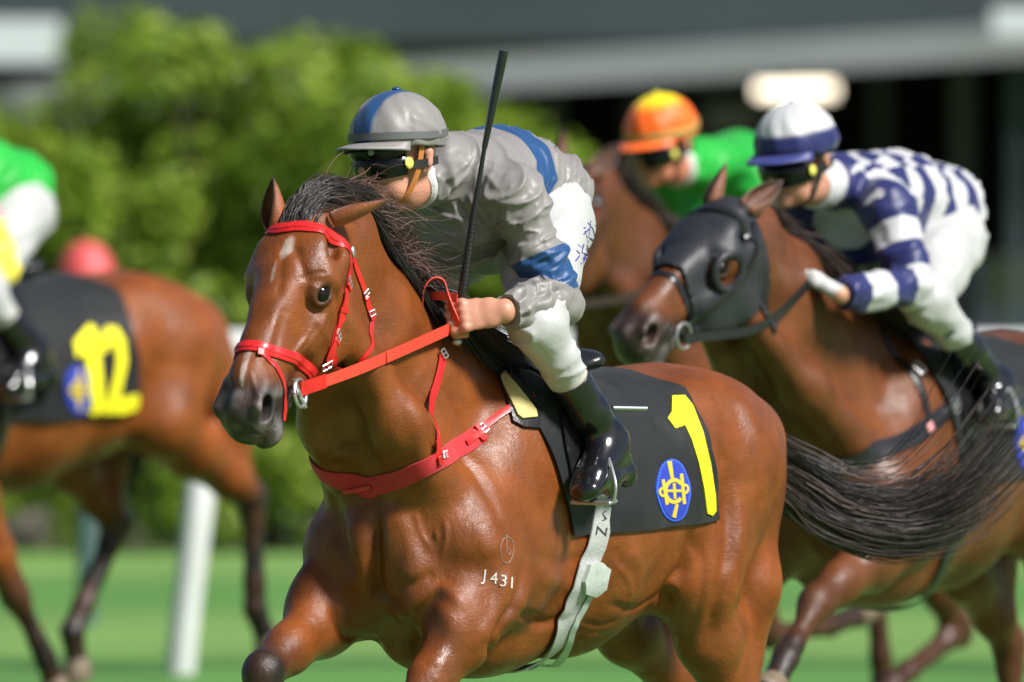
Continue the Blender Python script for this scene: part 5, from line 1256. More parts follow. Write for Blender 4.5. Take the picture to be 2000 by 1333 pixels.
# ------------------------------------------------------------------ the other runners
M_BROWNL = mat('dark brown leather', (.030, .018, .014), .4, noise=.2, nscale=40)
M_HOOD = creases(mat('black stretch hood', (.020, .021, .025), .48, spec=.45, noise=.18, nscale=40, bump=.2, bscale=120), 9, (1, 1, 1), .35)
def head_straps(name, M, S, hd, leather, label, group=None, gap=.003):
    b = empty(name, M); tag(b, label, 'bridle', group)
    def pth(L): return [S.near(hd(*p))[0] for p in L]
    for sg in (1, -1):
        strap('cheekpiece', b, S, pth([(.01, sg * .07, -.05), (.10, sg * .11, -.10), (.22, sg * .11, -.13), (.34, sg * .08, -.14), (.43, sg * .06, -.15)]), .022, leather, thick=.004, gap=gap)
        c = hd(.42, sg * .068, -.152); m = MB(); m.tube(ring_pts(c, .034, (hd.f, hd.u), 24), .0045, 8); link('bit_ring', m.mesh('bit_ring'), M_STEEL, b)
    strap('browband', b, S, pth([(.07, -.10, -.08), (.06, -.07, -.01), (.06, 0, .01), (.06, .07, -.01), (.07, .10, -.08)]), .022, leather, thick=.004, gap=gap)
    strap('noseband', b, S, pth([(.36, -.07, -.14), (.35, -.06, -.05), (.35, 0, .0), (.35, .06, -.05), (.36, .07, -.14)]), .022, leather, thick=.004)
    strap('throatlatch', b, S, pth([(.03, .09, -.08), (.10, .10, -.20), (.20, .07, -.29)]), .012, leather)
    return b
def rein(b, hd, hand, leather, sg=1):
    a = hd(.43, sg * .075, -.155); mid = (a + hand) / 2 + np.array((0, sg * .03, -.05)); V, q = free_ribbon([a, mid, hand], (0, 0, 1), .024, .006); link('rein', raw_mesh('rein', V, q, sharp=True), leather, b)
def runner(tagname, M, hd, legs, seed, coat, pal, P, labels, strapmat, breast=None, ears=None, number=None, glove=None, res=.013, hood=False, tail=True, skin=(.45, .22, .14)):
    neck = [(np.array((.12, 0, 1.33)), (.13, .27)), (np.array((.34, 0, 1.45)), (.115, .235)), ((np.array((.34, 0, 1.45)) * .45 + hd(-.02, 0, -.12) * .55), (.092, .175)), (hd(-.03, 0, -.12) + np.array((-.03, 0, -.03)), (.075, .125)), (hd(.04, 0, -.10), (.068, .10))]
    root, S, body = make_horse('racehorse', M, hd, legs, neck, res, .0075, labels['horse'], 'racehorses galloping past', coat=coat, star=False, sock=labels.get('sock', 1.0),
        ears=ears or [((-.005, -.055, -.01), (-.15, -.085, .05), (.35, -.5, .6), .033), ((-.005, .06, -.015), (-.14, .12, .0), (.5, .3, .6), .034)])
    make_mane(root, S, hd, 1500, seed, wind=(-1.1, .15, -.2), lmin=.12, lmax=.24, radius=.0026, lie=1.3)
    if tail is True: make_tail(root, None, 900, seed + 3, [(-1.05, 0, 1.40), (-1.14, .0, 1.38), (-1.35, .05, 1.28), (-1.55, .10, 1.12), (-1.70, .12, .92)], .045, .003)
    if isinstance(tail, list): make_tail(root, None, 900, seed + 3, tail, .045, .003)
    c = empty('saddle_cloth', M); tag(c, labels['cloth'], 'saddle cloth', 'numbered saddle cloths')
    (V, q), _, _ = cloth_patch(S, FX, RX, -phb * labels.get('drop', 1), phb * labels.get('drop', 1), 20, 44, .006, .004, .008, seed); link('cloth', raw_mesh('cloth', V, q, sharp=True), M_CLOTH, c); SCx = Surf(V, q, M)
    if number:
        for poly in number['digits']: decal_obj('number', c, SCx, [poly], M_YEL, .003, .003)
    if number and number.get('badge'):
        x, y, rx, ry = number['badge']; decal_obj('badge', c, SCx, [ellipse(x, y, rx, ry, -.07, 24)], M_BLUE, .003, .002); decal_obj('badge_emblem', c, SCx, [arc_poly(x, y, rx * .35, rx * .62, .7, 5.6), [(x - rx * .12, y - ry * .8), (x + rx * .12, y - ry * .8), (x + rx * .12, y + ry * .8), (x - rx * .12, y + ry * .8)], [(x - rx * .75, y - 4), (x + rx * .75, y - 4), (x + rx * .75, y + 4), (x - rx * .75, y + 4)]], M_GOLD, .006, .002, 2)
    g = empty('girth', M); tag(g, labels['girth'], 'girth')
    gx = -.045; zz = [S.near((gx - .02, .26, 1.3))[0], S.near((gx, .27, 1.1))[0], S.near((gx + .03, .22, .95))[0], np.array((gx + .05, .06, .84))]
    strap('webbing', g, S, zz + [my(p) for p in reversed(zz)], .055, M_BLACKL if labels.get('darkgirth') else M_WEB, gap=.012, thick=.006)
    sd = empty('saddle', M); tag(sd, labels['saddle'], 'saddle'); make_saddle(sd, None, .012)
    for sg in (1, -1):
        (Vf, qf), _, _ = cloth_patch(SCx, lambda ph: np.interp(ph, [0, .9, 1.5], [.03, .05, .0]), lambda ph: np.interp(ph, [0, .6, 1.0, 1.5], [-.22, -.18, -.13, -.10]), .12 * sg, 1.22 * sg, 8, 16, .003, .005, .003, 5); link('flap', raw_mesh('flap', Vf, qf, sharp=True), M_BLACKL, sd)
    b = head_straps('bridle', M, S, hd, strapmat, labels['bridle'], gap=.016 if hood else .003)
    if breast:
        bp = empty('breastplate', M); tag(bp, labels['breast'], 'breastplate'); L = [S.near(p)[0] for p in ((.46, .03, 1.22), (.40, .16, 1.24), (.28, .22, 1.29), (.10, .25, 1.36), (-.02, .24, 1.42))]
        strap('chest_band', bp, S, [my(p) for p in reversed(L)] + L, .05, strapmat, thick=.006, gap=.004)
        for sg in (1, -1): strap('neck_strap', bp, S, [S.near((x, y * sg, z))[0] for x, y, z in ((.20, .24, 1.31), (.19, .20, 1.45), (.20, .12, 1.60))], .022, strapmat, thick=.004, gap=.004)
        for x, y, z in ((.07, .25, 1.37), (.04, .25, 1.385), (.19, .22, 1.50)): buckle('buckle', bp, S, (x, y, z), (-1, 0, .4), .036, .022, lift=.014, r=.003)
        keeper('maker_label', bp, S, (.21, .235, 1.315), (-1, 0, .4), .026, .032, mat('pink label', (.62, .25, .25), .7), .012, .003)
    j, SJx, SBx = jockey('person', M, P, pal, .010, labels['jockey'], 'jockeys riding in the race', glove=glove, skin=skin)
    for sg, s in ((1, 'l'), (-1, 'r')): rein(b, hd, P[s + 'kk'], strapmat, sg)
    for sg, nm in ((1, 'l'), (-1, 'r')):
        st = empty('stirrup', M); tag(st, 'stirrup under the ' + ('left' if sg > 0 else 'right') + ' boot of the ' + labels['who'], 'stirrup')
        to, he = P[nm + 'to'], P[nm + 'he']; ball = to * .78 + he * .22 + np.array((0, 0, -.034)); top = ball + np.array((-.045, -.02 * sg, .125)); f = nrm(to - he); s_ = nrm(np.cross(f, (0, 0, 1)))
        m = MB(); m.tube([ball - s_ * .055, ball - s_ * .058 + upL * .05, top - s_ * .02, top + s_ * .02, ball + s_ * .058 + upL * .05, ball + s_ * .055], .006, 8, step=.012); link('iron', m.mesh('iron'), M_STEEL, st)
        m = MB(); m.box(ball, (.042, .112, .010), np.array((f, s_, np.cross(f, s_))), bev=.003); link('tread', m.mesh('tread', False), M_STEEL, st)
        V, q = free_ribbon([top, np.array((-.05, .25 * sg, 1.50)), np.array((-.06, .20 * sg, 1.56))], (1, 0, .3), .016, .004); link('stirrup_leather', raw_mesh('leather', V, q, sharp=True), M_BLACKL, st)
    return root, S, body, j, b
# ---- bay in a black hood; rider in navy and white
MB2 = frame(1725, 31.5, 62)
hdB = Head(lp(MB2, 1416, 402, .02), -10, 33, -4, .96)
lfB = [(.36, .17, 1.14), (.31, .19, 1.02), lp(MB2, 1592, 1180, .16), lp(MB2, 1535, 1285, .16), lp(MB2, 1512, 1335, .16)]
legsB = horse_legs(lfB, [(.36, -.16, 1.12), (.32, -.18, 1.01), (.66, -.15, .80), (.84, -.14, .58), (.90, -.14, .47)],
    [(-.86, .15, 1.30), (-.66, .185, 1.03), (-.95, .165, .62), (-.85, .16, .23), (-.80, .16, .11)], [(-.88, -.15, 1.30), (-.74, -.18, 1.0), (-1.12, -.15, .66), (-1.14, -.14, .28), (-1.20, -.14, .18)])
NAVY = np.array((.018, .022, .105)); WHT = np.array((.47, .47, .475))
def jkB(V, along, onarm, N):
    ang = np.arctan2(V[:, 1], V[:, 2] - 1.98); return np.where(onarm > 0, np.sin((onarm * 3.4 + .15) * pi) * .1, np.sin(along * 5.4 * pi + .6) * np.where(np.abs(ang) < 1.15, np.sin(V[:, 1] * 42 + .3), 1) * .1)
def capB(cc): return cc[:, 2] * -1 + .040
PB = base_pose(); PB['head'] = HHead(lp(MB2, 1553, 312, .0), -12, 10, 0)
PB['lwr'] = lp(MB2, 1640, 577, .19); PB['lkk'] = lp(MB2, 1595, 540, .12); PB['lel'] = lp(MB2, 1785, 560, .27); PB['rwr'] = PB['lwr'] * (1, -1, 1) + np.array((.0, .06, .03)); PB['rkk'] = PB['lkk'] * (1, -1, 1) + np.array((.0, .06, .03)); PB['boot'] = .12; PB['pel'] = lp(MB2, 1808, 425, 0); PB['mid'] = lp(MB2, 1748, 400, 0); PB['chest'] = lp(MB2, 1690, 385, 0); PB['neck'] = lp(MB2, 1640, 352, 0)
for k_, q_ in (('sh', lp(MB2, 1735, 405, .16)), ('hi', lp(MB2, 1846, 468, .095)), ('kn', lp(MB2, 1808, 588, .26)), ('an', lp(MB2, 1945, 748, .30)), ('to', lp(MB2, 1932, 812, .335)), ('he', lp(MB2, 2005, 800, .318))): PB['l' + k_] = q_; PB['r' + k_] = q_ * (1, -1, 1)
labB = dict(sock=.45, horse='bay racehorse wearing a black hood with round eye openings', cloth='black saddle cloth on the hooded bay horse', girth='dark girth of the hooded bay horse', darkgirth=1, saddle='small black saddle under the jockey in navy and white', bridle='black bridle on the hooded bay horse',
    breast='black breastplate across the chest of the hooded bay horse', jockey='crouching jockey in navy and white checked silks with white cap top', who='jockey in navy and white')
horseB, SBh, bodyB, jockB, bridB = runner('b', MB2, hdB, legsB, 51, (.125, .038, .011), dict(jacket=jkB, cap=capB, silk=mask_silk('navy and white silk', tuple(WHT), tuple(NAVY)), button=M_WHITE, peak=NAVY * 1.6, legging=M_BLACKL), PB, labB, M_BLACKL, breast=True, glove=(.48, .48, .47), hood=True,
    number=dict(digits=[[(2030, 780), (2050, 780), (2060, 900), (2040, 900)]], badge=(2003, 868, 22, 55)),
    ears=[((-.005, -.055, -.01), (-.13, -.07, .06), (.35, -.5, .6), .032), ((-.005, .06, -.015), (-.155, .105, .0), (.5, .3, .6), .034)])
hoodo = empty('blinker_hood', MB2); tag(hoodo, 'black stretch hood with padded eye rings on the bay horse', 'hood')
V, Q = SBh.V, SBh.Q; N = v_normals(V, Q); H = hdB.inv(V)
ins = (H[:, 0] > -.04) & (H[:, 0] < .335 + .35 * np.clip(-H[:, 2] - .05, -.06, .08)) & (np.abs(H[:, 1]) < .135) & (H[:, 2] > -.265 - .1 * (H[:, 0] < .1)) & (H[:, 2] < .05) & (H[:, 0] > -.02 - .2 * (H[:, 2] + .05))
for s in (-1, 1): ins &= ((H[:, 0] - .203) ** 2 + (H[:, 2] + .080) ** 2 > .046 ** 2) | (H[:, 1] * s < .03)
qs = Q[ins[Q].all(1)]; ids, invx = np.unique(qs, return_inverse=True); me = raw_mesh('hood', V[ids] + N[ids] * .007, invx.reshape(-1, 4)); ho = link('fabric', me, M_HOOD, hoodo); sm = ho.modifiers.new('thick', 'SOLIDIFY'); sm.thickness = .004; sm.offset = 1
for s in (-1, 1):
    c = hdB(.203, s * .108, -.080); m = MB(); ax1 = nrm(hdB.f - hdB.l * s * .22); m.tube(ring_pts(c, .049, (ax1, hdB.u), 30), .013, 10); link('eye_ring', m.mesh('eye_ring'), M_HOOD, hoodo)
# ---- bay with a rider in orange cap and green silks
MC = frame(1428, 36.0, 58)
hdC = Head(lp(MC, 1118, 338, .02), 4, 44, 0, 1.0)
legsC = horse_legs([(.33, .17, 1.14), (.28, .19, 1.02), lp(MC, 1500, 1240, .17), lp(MC, 1620, 1222, .17), lp(MC, 1675, 1202, .17)], [(.36, -.16, 1.12), (.33, -.18, 1.02), lp(MC, 1230, 1225, -.15), lp(MC, 1275, 1262, -.15), lp(MC, 1310, 1252, -.15)],
    [(-.84, .15, 1.30), (-.62, .185, 1.03), lp(MC, 1872, 1232, .165), lp(MC, 1745, 1335, .165), lp(MC, 1715, 1368, .165)], [(-.88, -.15, 1.30), (-.76, -.18, 1.0), (-1.15, -.15, .68), (-1.2, -.14, .30), (-1.3, -.14, .23)])
GRN = np.array((.012, .34, .035)); ORG = np.array((.85, .13, .010)); YLW = np.array((.85, .66, .01))
def jkC(V, along, onarm, N):
    c = np.tile(GRN, (len(V), 1)); c[(onarm < 0) & (along < .28)] = ORG; c[(onarm > .75) & (onarm < 1.1)] = ORG; c[(onarm > 1.4) & (onarm < 1.65)] = YLW; c[onarm > 1.65] = ORG; return c
def capC(cc): w = np.clip((cc[:, 2] - .078) / .03, 0, 1)[:, None]; return ORG * (1 - w) + YLW * w
PC = base_pose(); PC['head'] = HHead(lp(MC, 1290, 282, .0), -10, 12, 0)
PC['lwr'] = np.array((.33, .17, 1.76)); PC['lkk'] = np.array((.40, .12, 1.75)); PC['rwr'] = PC['lwr'] * (1, -1, 1); PC['rkk'] = PC['lkk'] * (1, -1, 1)
for k_ in ('mid', 'chest', 'neck', 'pel', 'lsh', 'rsh'): PC[k_] = PC[k_] + np.array((0, 0, -.05))
labC = dict(sock=.6, horse='bay racehorse behind, ridden by the jockey in the orange cap', cloth='black saddle cloth under the jockey in the orange cap', girth='girth of the horse under the orange capped jockey', saddle='small black saddle under the orange capped jockey', bridle='dark bridle on the horse of the orange capped jockey',
    jockey='jockey in bright green silks and orange cap with yellow top', who='orange capped jockey')
runner('c', MC, hdC, legsC, 61, (.095, .028, .008), dict(jacket=jkC, cap=capC, button=M_YEL, peak=ORG, band=mat('olive band', (.30, .30, .08), .6)), PC, labC, M_BROWNL, skin=(.55, .20, .12))
# ---- number twelve, mostly out of frame
MD = Matrix.Translation((0, 0, .09)) @ frame(-118, 36.6, 45)
hdD = Head((.80, .02, 1.95), 0, 46, 0, 1.0)
legsD = horse_legs([(.30, .17, 1.14), (.12, .19, 1.0), lp(MD, 30, 1165, .16), lp(MD, 88, 1285, .16), lp(MD, 104, 1330, .16)], [(.36, -.16, 1.12), (.33, -.18, 1.02), (.70, -.15, .80), (.80, -.14, .52), (.84, -.14, .42)],
    [(-.90, .15, 1.30), (-.80, .19, 1.06), lp(MD, 492, 975, .165), lp(MD, 498, 1190, .16), lp(MD, 520, 1245, .16)], [(-.84, -.15, 1.30), (-.62, -.17, 1.02), lp(MD, 232, 1020, -.15), lp(MD, 140, 1235, -.14), lp(MD, 150, 1290, -.14)])
PNK = np.array((.80, .22, .30))
def jkD(V, along, onarm, N):
    c = np.tile(GRN * 1.1, (len(V), 1)); c[onarm > .25] = PNK; c[onarm > .45] = YLW * (1, 1.1, 8); c[onarm > 1.3] = WHT; return c
PD = base_pose(); 
for k in list(PD):
    if k[1:] not in ('out', 'thumb', 'to', 'he', 'an'): PD[k] = PD[k] + np.array((-.12, 0, -.16))
    elif k[1:] in ('to', 'he', 'an'): PD[k] = PD[k] + np.array((-.06, 0, -.08))
PD['head'] = HHead((.30, 0, 2.0), -5, 12, 0)
labD = dict(drop=1.16, horse='bay racehorse with black saddle cloth number twelve', cloth='black saddle cloth with yellow number twelve', girth='dark girth of the number twelve horse', darkgirth=1, saddle='small black saddle on the number twelve horse', bridle='dark bridle on the number twelve horse',
    jockey='jockey in green silks and white breeches on the number twelve horse', who='jockey on number twelve')
ONE12 = [(142, 668), (172, 634), (186, 640), (198, 730), (206, 814), (181, 822), (170, 730), (163, 690), (148, 700)]
TWO12 = [(192, 660), (208, 638), (228, 640), (243, 664), (247, 705), (240, 740), (232, 778), (268, 770), (274, 798), (210, 818), (206, 792), (222, 735), (227, 705), (222, 676), (212, 674), (206, 690), (196, 692)]
runner('d', MD, hdD, legsD, 71, (.21, .055, .010), dict(jacket=jkD, cap=lambda cc: np.tile(GRN, (len(cc), 1)), button=M_WHITE, peak=GRN), PD, labD, M_BROWNL, number=dict(digits=[ONE12, TWO12], badge=(152, 762, 26, 48)), tail=[(-1.03, 0, 1.40), (-1.10, -.06, 1.33), (-1.10, -.20, 1.18), (-1.02, -.28, 1.0), (-.95, -.30, .85)])
# ------------------------------------------------------------------ setting
def turf_mat():
    m = bpy.data.materials.new('turf'); m.use_nodes = True; nt = m.node_tree; b = nt.nodes['Principled BSDF']; N = nt.nodes.new; L = nt.links.new
    tc = N('ShaderNodeTexCoord'); n1 = N('ShaderNodeTexNoise'); n1.inputs['Scale'].default_value = .8; n1.inputs['Detail'].default_value = 6; n2 = N('ShaderNodeTexNoise'); n2.inputs['Scale'].default_value = 35; n2.inputs['Detail'].default_value = 6
    sx = N('ShaderNodeSeparateXYZ'); L(tc.outputs['Object'], sx.inputs[0]); wv = N('ShaderNodeMath'); wv.operation = 'PINGPONG'; wv.inputs[1].default_value = 3.6; L(sx.outputs['Y'], wv.inputs[0])
    st = N('ShaderNodeMapRange'); st.inputs[1].default_value = 1.5; st.inputs[2].default_value = 2.1; L(wv.outputs[0], st.inputs[0])
    L(tc.outputs['Object'], n1.inputs['Vector']); L(tc.outputs['Object'], n2.inputs['Vector'])
    mx = N('ShaderNodeMix'); mx.data_type = 'RGBA'; mx.inputs['A'].default_value = (.078, .208, .036, 1); mx.inputs['B'].default_value = (.140, .260, .055, 1); L(st.outputs[0], mx.inputs['Factor'])
    ad = N('ShaderNodeMath'); ad.operation = 'ADD'; L(n1.outputs[0], ad.inputs[0]); L(n2.outputs[0], ad.inputs[1]); mr = N('ShaderNodeMapRange'); mr.inputs[1].default_value = .6; mr.inputs[2].default_value = 1.4; mr.inputs[3].default_value = .70; mr.inputs[4].default_value = 1.30; L(ad.outputs[0], mr.inputs[0])
    sc = N('ShaderNodeVectorMath'); sc.operation = 'SCALE'; L(mx.outputs['Result'], sc.inputs[0]); L(mr.outputs[0], sc.inputs['Scale']); L(sc.outputs[0], b.inputs['Base Color'])
    b.inputs['Roughness'].default_value = .8; bp = N('ShaderNodeBump'); bp.inputs['Strength'].default_value = .6; bp.inputs['Distance'].default_value = .03; L(n2.outputs[0], bp.inputs['Height']); L(bp.outputs[0], b.inputs['Normal'])
    return m
m = MB(); m.add([(-300, -60, 0), (300, -60, 0), (300, 600, 0), (-300, 600, 0)], [(0, 1, 2, 3)])
tag(link('ground', m.mesh('ground', False), turf_mat()), kind='structure')
# running rail
M_RAIL = mat('white plastic rail', (.56, .56, .55), .35, noise=.06, nscale=6)
RY = 43.6; rail = empty('running_rail', Matrix.Translation((0, RY, 0))); tag(rail, 'white plastic running rail on leaning posts beside the turf', 'rail')
m = MB(); m.tube([(-14, 0, 1.235), (14, 0, 1.235)], .085, 20); link('top_rail', m.mesh('top_rail'), M_RAIL, rail)
px0 = (348 - 1000) / FPX * RY
for i in range(-3, 5):
    x = px0 + 3.35 * i; m = MB(); m.tube([(x, .0, -.05), (x + .03, .0, .25), (x + .075, .02, .62), (x + .10, .10, .86), (x + .11, .12, 1.02), (x + .11, .06, 1.14), (x + .11, 0, 1.17)], .058, 14, step=.05); link('post', m.mesh('post'), M_RAIL, rail)
# hedge shrubs
M_LEAF = [mat('leaf %d' % i, c, .5, spec=.4, noise=.25, nscale=3) for i, c in enumerate(((.22, .33, .028), (.30, .41, .04), (.12, .20, .024), (.34, .42, .06)))]
for mm in M_LEAF:
    nt = mm.node_tree; b = nt.nodes['Principled BSDF']; tr = nt.nodes.new('ShaderNodeBsdfTranslucent'); mx = nt.nodes.new('ShaderNodeMixShader'); mx.inputs[0].default_value = .38
    nt.links.new(b.inputs['Base Color'].links[0].from_socket, tr.inputs[0]); nt.links.new(b.outputs[0], mx.inputs[1]); nt.links.new(tr.outputs[0], mx.inputs[2]); nt.links.new(mx.outputs[0], nt.nodes['Material Output'].inputs[0])
M_BARK = mat('bark', (.07, .05, .035), .9, noise=.3, nscale=12, bump=.5, bscale=30)
def leaves(name, centres, n_per, rad, size, seed, mats, parent):
    rg = np.random.default_rng(seed); C = []
    for c, r in centres:
        d = rg.normal(size=(n_per, 3)); d /= np.linalg.norm(d, axis=1)[:, None]; C.append(np.asarray(c) + d * (r * rg.uniform(.45, 1.05, (n_per, 1)) ** .6) * (1, 1, .85))
    C = np.vstack(C); C[:, 2] = np.maximum(C[:, 2], .06); n = len(C); a = rg.normal(size=(n, 3)) + (0, 0, .3); a /= np.linalg.norm(a, axis=1)[:, None]; b = np.cross(a, rg.normal(size=(n, 3))); b /= np.linalg.norm(b, axis=1)[:, None]
    s = size * rg.uniform(.6, 1.3, (n, 1)); c2 = np.cross(a, b)
    V = np.stack([C - b * s, C + c2 * s * .42 + a * s * .10, C + b * s, C - c2 * s * .42 + a * s * .10], 1).reshape(-1, 3); q = np.arange(n * 4).reshape(n, 4)
    me = raw_mesh(name, V, q, smooth=False)
    for k in mats: me.materials.append(k)
    me.polygons.foreach_set('material_index', rg.choice(len(mats), n, p=[.4, .25, .2, .15][:len(mats)] if len(mats) == 4 else None).astype(np.int32))
    o = bpy.data.objects.new(name, me); COL.objects.link(o); o.parent = parent; return o
HY = 57.5; sx = lambda px, Y: (px - 1000) / FPX * Y
shr = [(-260, 2.30, 'tall leafy green hedge shrub behind the number twelve jockey', 1), (60, 2.25, 'leafy hedge shrub directly behind the number twelve horse', 2), (380, 2.65, 'bright green hedge shrub between number twelve and the grey jockey', 3), (620, 2.55, 'yellow green hedge shrub behind the head of the number one horse', 4), (850, 2.40, 'green hedge shrub behind the jockey in grey', 5), (1000, 2.05, 'last hedge shrub at the dark opening of the stand', 6)]
for px, h, lab, sd in shr:
    rg = np.random.default_rng(100 + sd); X = sx(px, HY); r = empty('hedge_shrub', Matrix.Translation((X, HY + .2 * math.sin(sd * 2.1), 0))); tag(r, lab, 'shrub', 'shrubs along the hedge')
    cen = [((rg.uniform(-.42, .42), rg.uniform(-.45, .45), z), rg.uniform(.20, .34)) for z in np.linspace(.35, h - .25, 9) for _ in range(3)]
    leaves('crown', cen, 230, .3, .055, 200 + sd, M_LEAF, r)
    m = MB()
    for k in range(5): m.tube([(rg.uniform(-.1, .1), rg.uniform(-.1, .1), -.02), (rg.uniform(-.25, .25), rg.uniform(-.2, .2), h * .45), (rg.uniform(-.4, .4), rg.uniform(-.3, .3), h * .85)], [.035, .022, .008], 6, step=.15)
    link('trunk', m.mesh('trunk'), M_BARK, r)
# low plants and stones at the foot of the hedge
for i, px in enumerate((-80, 20, 90, 165, 240, 330, 400, 470, 560, 630, 700, 820, 950)):
    rg = np.random.default_rng(300 + i); X = sx(px, 56.2); r = empty('low_plant', Matrix.Translation((X, (56.2 if i % 2 else 55.0) + rg.uniform(-.3, .2), 0))); tag(r, 'low leafy green plant at the foot of the hedge', 'plant', 'low plants at the foot of the hedge')
    leaves('foliage', [((rg.uniform(-.2, .2), rg.uniform(-.15, .15), rg.uniform(.15, .5)), rg.uniform(.12, .2)) for _ in range(5)], 90, .2, .05, 320 + i, M_LEAF, r)
M_STONE = mat('stone', (.10, .085, .07), .9, noise=.35, nscale=5, bump=.6, bscale=9)
for i, px in enumerate(range(-60, 1010, 84)):
    rg = np.random.default_rng(400 + i); X = sx(px + rg.uniform(-15, 15), 55.6); m = MB(); m.ball((0, 0, 0), (rg.uniform(.10, .20), rg.uniform(.1, .16), rg.uniform(.09, .17)), n=14); V = m.V[0]; V += vnoise(V, 9, i)[:, None] * V * .28; V[:, 2] += .06
    o = link('stone', m.mesh('stone'), M_STONE, None, Matrix.Translation((X, 55.5 + rg.uniform(-.15, .15), 0))); tag(o, 'grey brown stone edging the hedge bed', 'stone', 'stones along the hedge bed')
# red domed marker beyond the rail
mk = empty('marker_post', Matrix.Translation((sx(168, 47.5), 47.5, 0))); tag(mk, 'red domed marker with white collar beyond the number twelve horse', 'marker')
m = MB(); m.tube([(0, 0, 0), (0, 0, 1.36)], .04, 14); link('post', m.mesh('post'), mat('teal post', (.05, .10, .10), .6), mk)
m = MB(); m.tube([(0, 0, 1.36), (0, 0, 1.44)], .115, 20); link('collar', m.mesh('collar'), M_RAIL, mk)
m = MB(); m.ball((0, 0, 1.44), (.125, .125, .17)); link('dome', m.mesh('dome'), mat('red dome', (.62, .08, .08), .5), mk)
# ------------------------------------------------------------------ low stand behind
SY = 74.0; stand = empty('grandstand', Matrix.Translation((0, SY, 0))); tag(stand, 'long low open stand with grey roof edge and dark interior', 'grandstand')
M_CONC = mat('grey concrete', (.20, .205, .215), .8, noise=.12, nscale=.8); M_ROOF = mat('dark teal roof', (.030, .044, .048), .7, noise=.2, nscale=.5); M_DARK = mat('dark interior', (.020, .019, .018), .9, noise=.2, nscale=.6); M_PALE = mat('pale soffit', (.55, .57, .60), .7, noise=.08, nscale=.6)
zz = lambda py, Y: CAM_H - (py - 170.5) / FPX * Y
def sbox(name, x0, x1, y0, y1, z0, z1, material):
    m = MB(); m.box(((x0 + x1) / 2, (y0 + y1) / 2 - SY, (z0 + z1) / 2), (x1 - x0, y1 - y0, z1 - z0)); return link(name, m.mesh(name, False), material, stand)
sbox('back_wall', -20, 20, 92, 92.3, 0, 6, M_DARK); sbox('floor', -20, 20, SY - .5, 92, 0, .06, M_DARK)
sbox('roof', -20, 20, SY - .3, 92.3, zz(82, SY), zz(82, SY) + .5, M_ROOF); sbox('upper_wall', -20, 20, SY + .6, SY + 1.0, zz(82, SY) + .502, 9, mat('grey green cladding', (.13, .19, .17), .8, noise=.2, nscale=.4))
# roof edge beam, rising slightly to the right
m = MB(); h = .24; a, b = (-20, zz(205, SY)), (20, zz(-40, SY)); m.box((0, -.25, 0), (1, .5, 1)); 
V = np.array([(x, y, z) for x, zc in ((-20, zz(140, SY) - .42 * .0), (20, zz(140, SY))) for y in (-.55, -.35) for z in (zc - .13, zc + .10)]); V[4:, 2] += .0
slope = (zz(80, SY) - zz(150, SY)) / (sx(2000, SY) - sx(850, SY)); V[:, 2] += slope * (V[:, 0] - sx(1425, SY)) + (zz(112, SY) - zz(140, SY))
link('roof_edge_beam', raw_mesh('beam', V, [(0, 1, 3, 2), (4, 6, 7, 5), (0, 4, 5, 1), (2, 3, 7, 6), (0, 2, 6, 4), (1, 5, 7, 3)], smooth=False), M_CONC, stand)
M_MID = mat('mid grey steel', (.16, .16, .165), .6)
for k_, (px, Y_) in enumerate(((1080, 80), (1240, 86), (1720, 84), (1880, 79), (2120, 84))): sbox('inner_column', sx(px, Y_) - .06, sx(px, Y_) + .06, Y_, Y_ + .12, .06, zz(84, SY), M_MID)
for Y_ in (76.5, 79.5, 83, 87): sbox('roof_joist', -20, 20, Y_, Y_ + .15, zz(82, SY) - .10, zz(82, SY) - .003, M_MID)
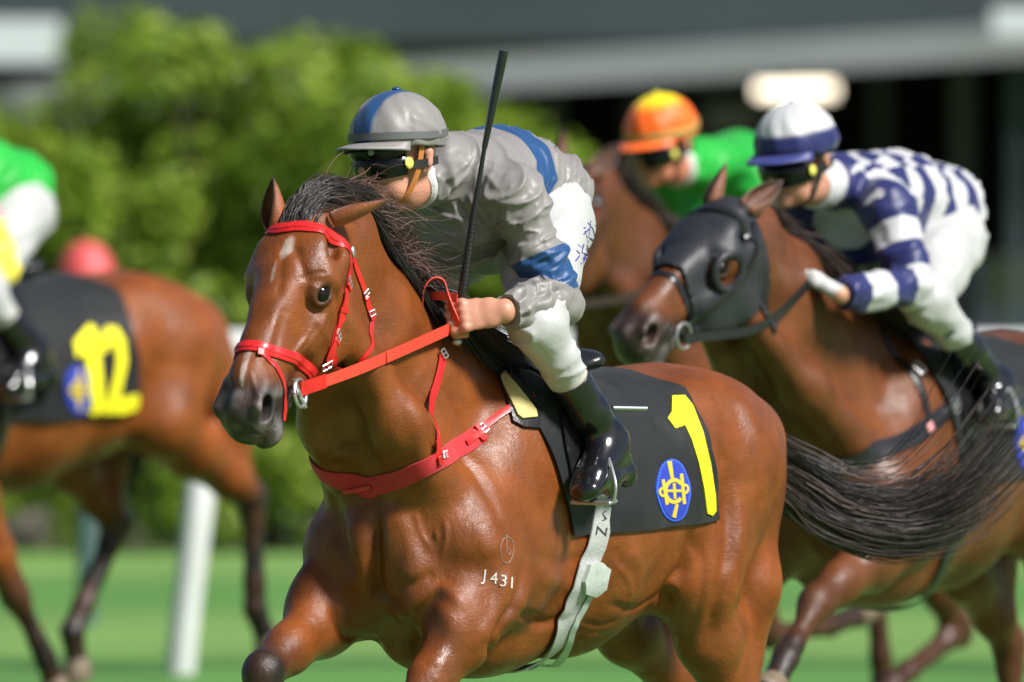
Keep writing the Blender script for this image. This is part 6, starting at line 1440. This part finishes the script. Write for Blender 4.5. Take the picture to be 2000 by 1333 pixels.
for px in (-700, 137, 1985, 2900): sbox('column', sx(px, SY) - .055, sx(px, SY) + .055, SY - .2, SY - .02, 0, zz(84, SY), M_ROOF)
sbox('pale_panel', sx(-400, 73), sx(118, 73), SY - .9, SY - .8, zz(124, 73), zz(38, 73), M_PALE); sbox('grey_panel', sx(160, 80), sx(700, 80), 80, 80.1, zz(140, 80), zz(70, 80), M_CONC)
sbox('hanging_duct', sx(1245, 82), sx(1550, 82), 82, 82.6, zz(165, 82), zz(112, 82), M_PALE); sbox('notice_board', sx(1372, 86), sx(1480, 86), 86, 86.06, zz(262, 86), zz(205, 86), M_PALE)
sbox('end_panel', sx(1915, 75), sx(2300, 75), SY - .9, SY - .8, zz(70, 73), zz(15, 73), M_PALE)
sbox('low_wall', sx(1500, 79), sx(3200, 79), 79, 79.2, 0, zz(500, 79), mat('pale barrier', (.62, .65, .72), .7, noise=.1, nscale=2)); sbox('yellow_board', sx(1950, 78.9), sx(2060, 78.9), 78.85, 78.99, zz(590, 79), zz(505, 79), mat('yellow board', (.62, .60, .05), .7))
lampE = mat('lit tube', (1.0, .86, .66), .5, emit=3.0)
def lamp(px0, px1, py, Y, label, h=.10):
    o = empty('ceiling_lamp', Matrix.Translation(((sx(px0, Y) + sx(px1, Y)) / 2, Y, zz(py, Y)))); tag(o, label, 'lamp', 'lamps under the stand'); w = sx(px1, Y) - sx(px0, Y)
    m = MB(); m.tube([(-w / 2, 0, 0), (w / 2, 0, 0)], h / 2, 10); link('tube', m.mesh('tube'), lampE, o); m = MB(); m.box((0, 0, h * .8), (w * 1.02, .14, .05)); link('housing', m.mesh('housing', False), M_CONC, o)
    m = MB(); m.tube([(0, 0, h * .8), (0, 0, zz(82, SY) - zz(py, Y) + .03)], .01, 6); link('rod', m.mesh('rod'), M_ROOF, o)
lamp(1478, 1630, 176, 84, 'long lit warm white tube lamp hanging under the stand roof')
lampE = mat('dim tube', (1.0, .88, .55), .5, emit=1.2)
lamp(468, 490, 128, 76, 'larger of two small warm lamps glowing above the hedge', .08); lamp(570, 588, 132, 76, 'smaller of two small warm lamps glowing above the hedge', .06)
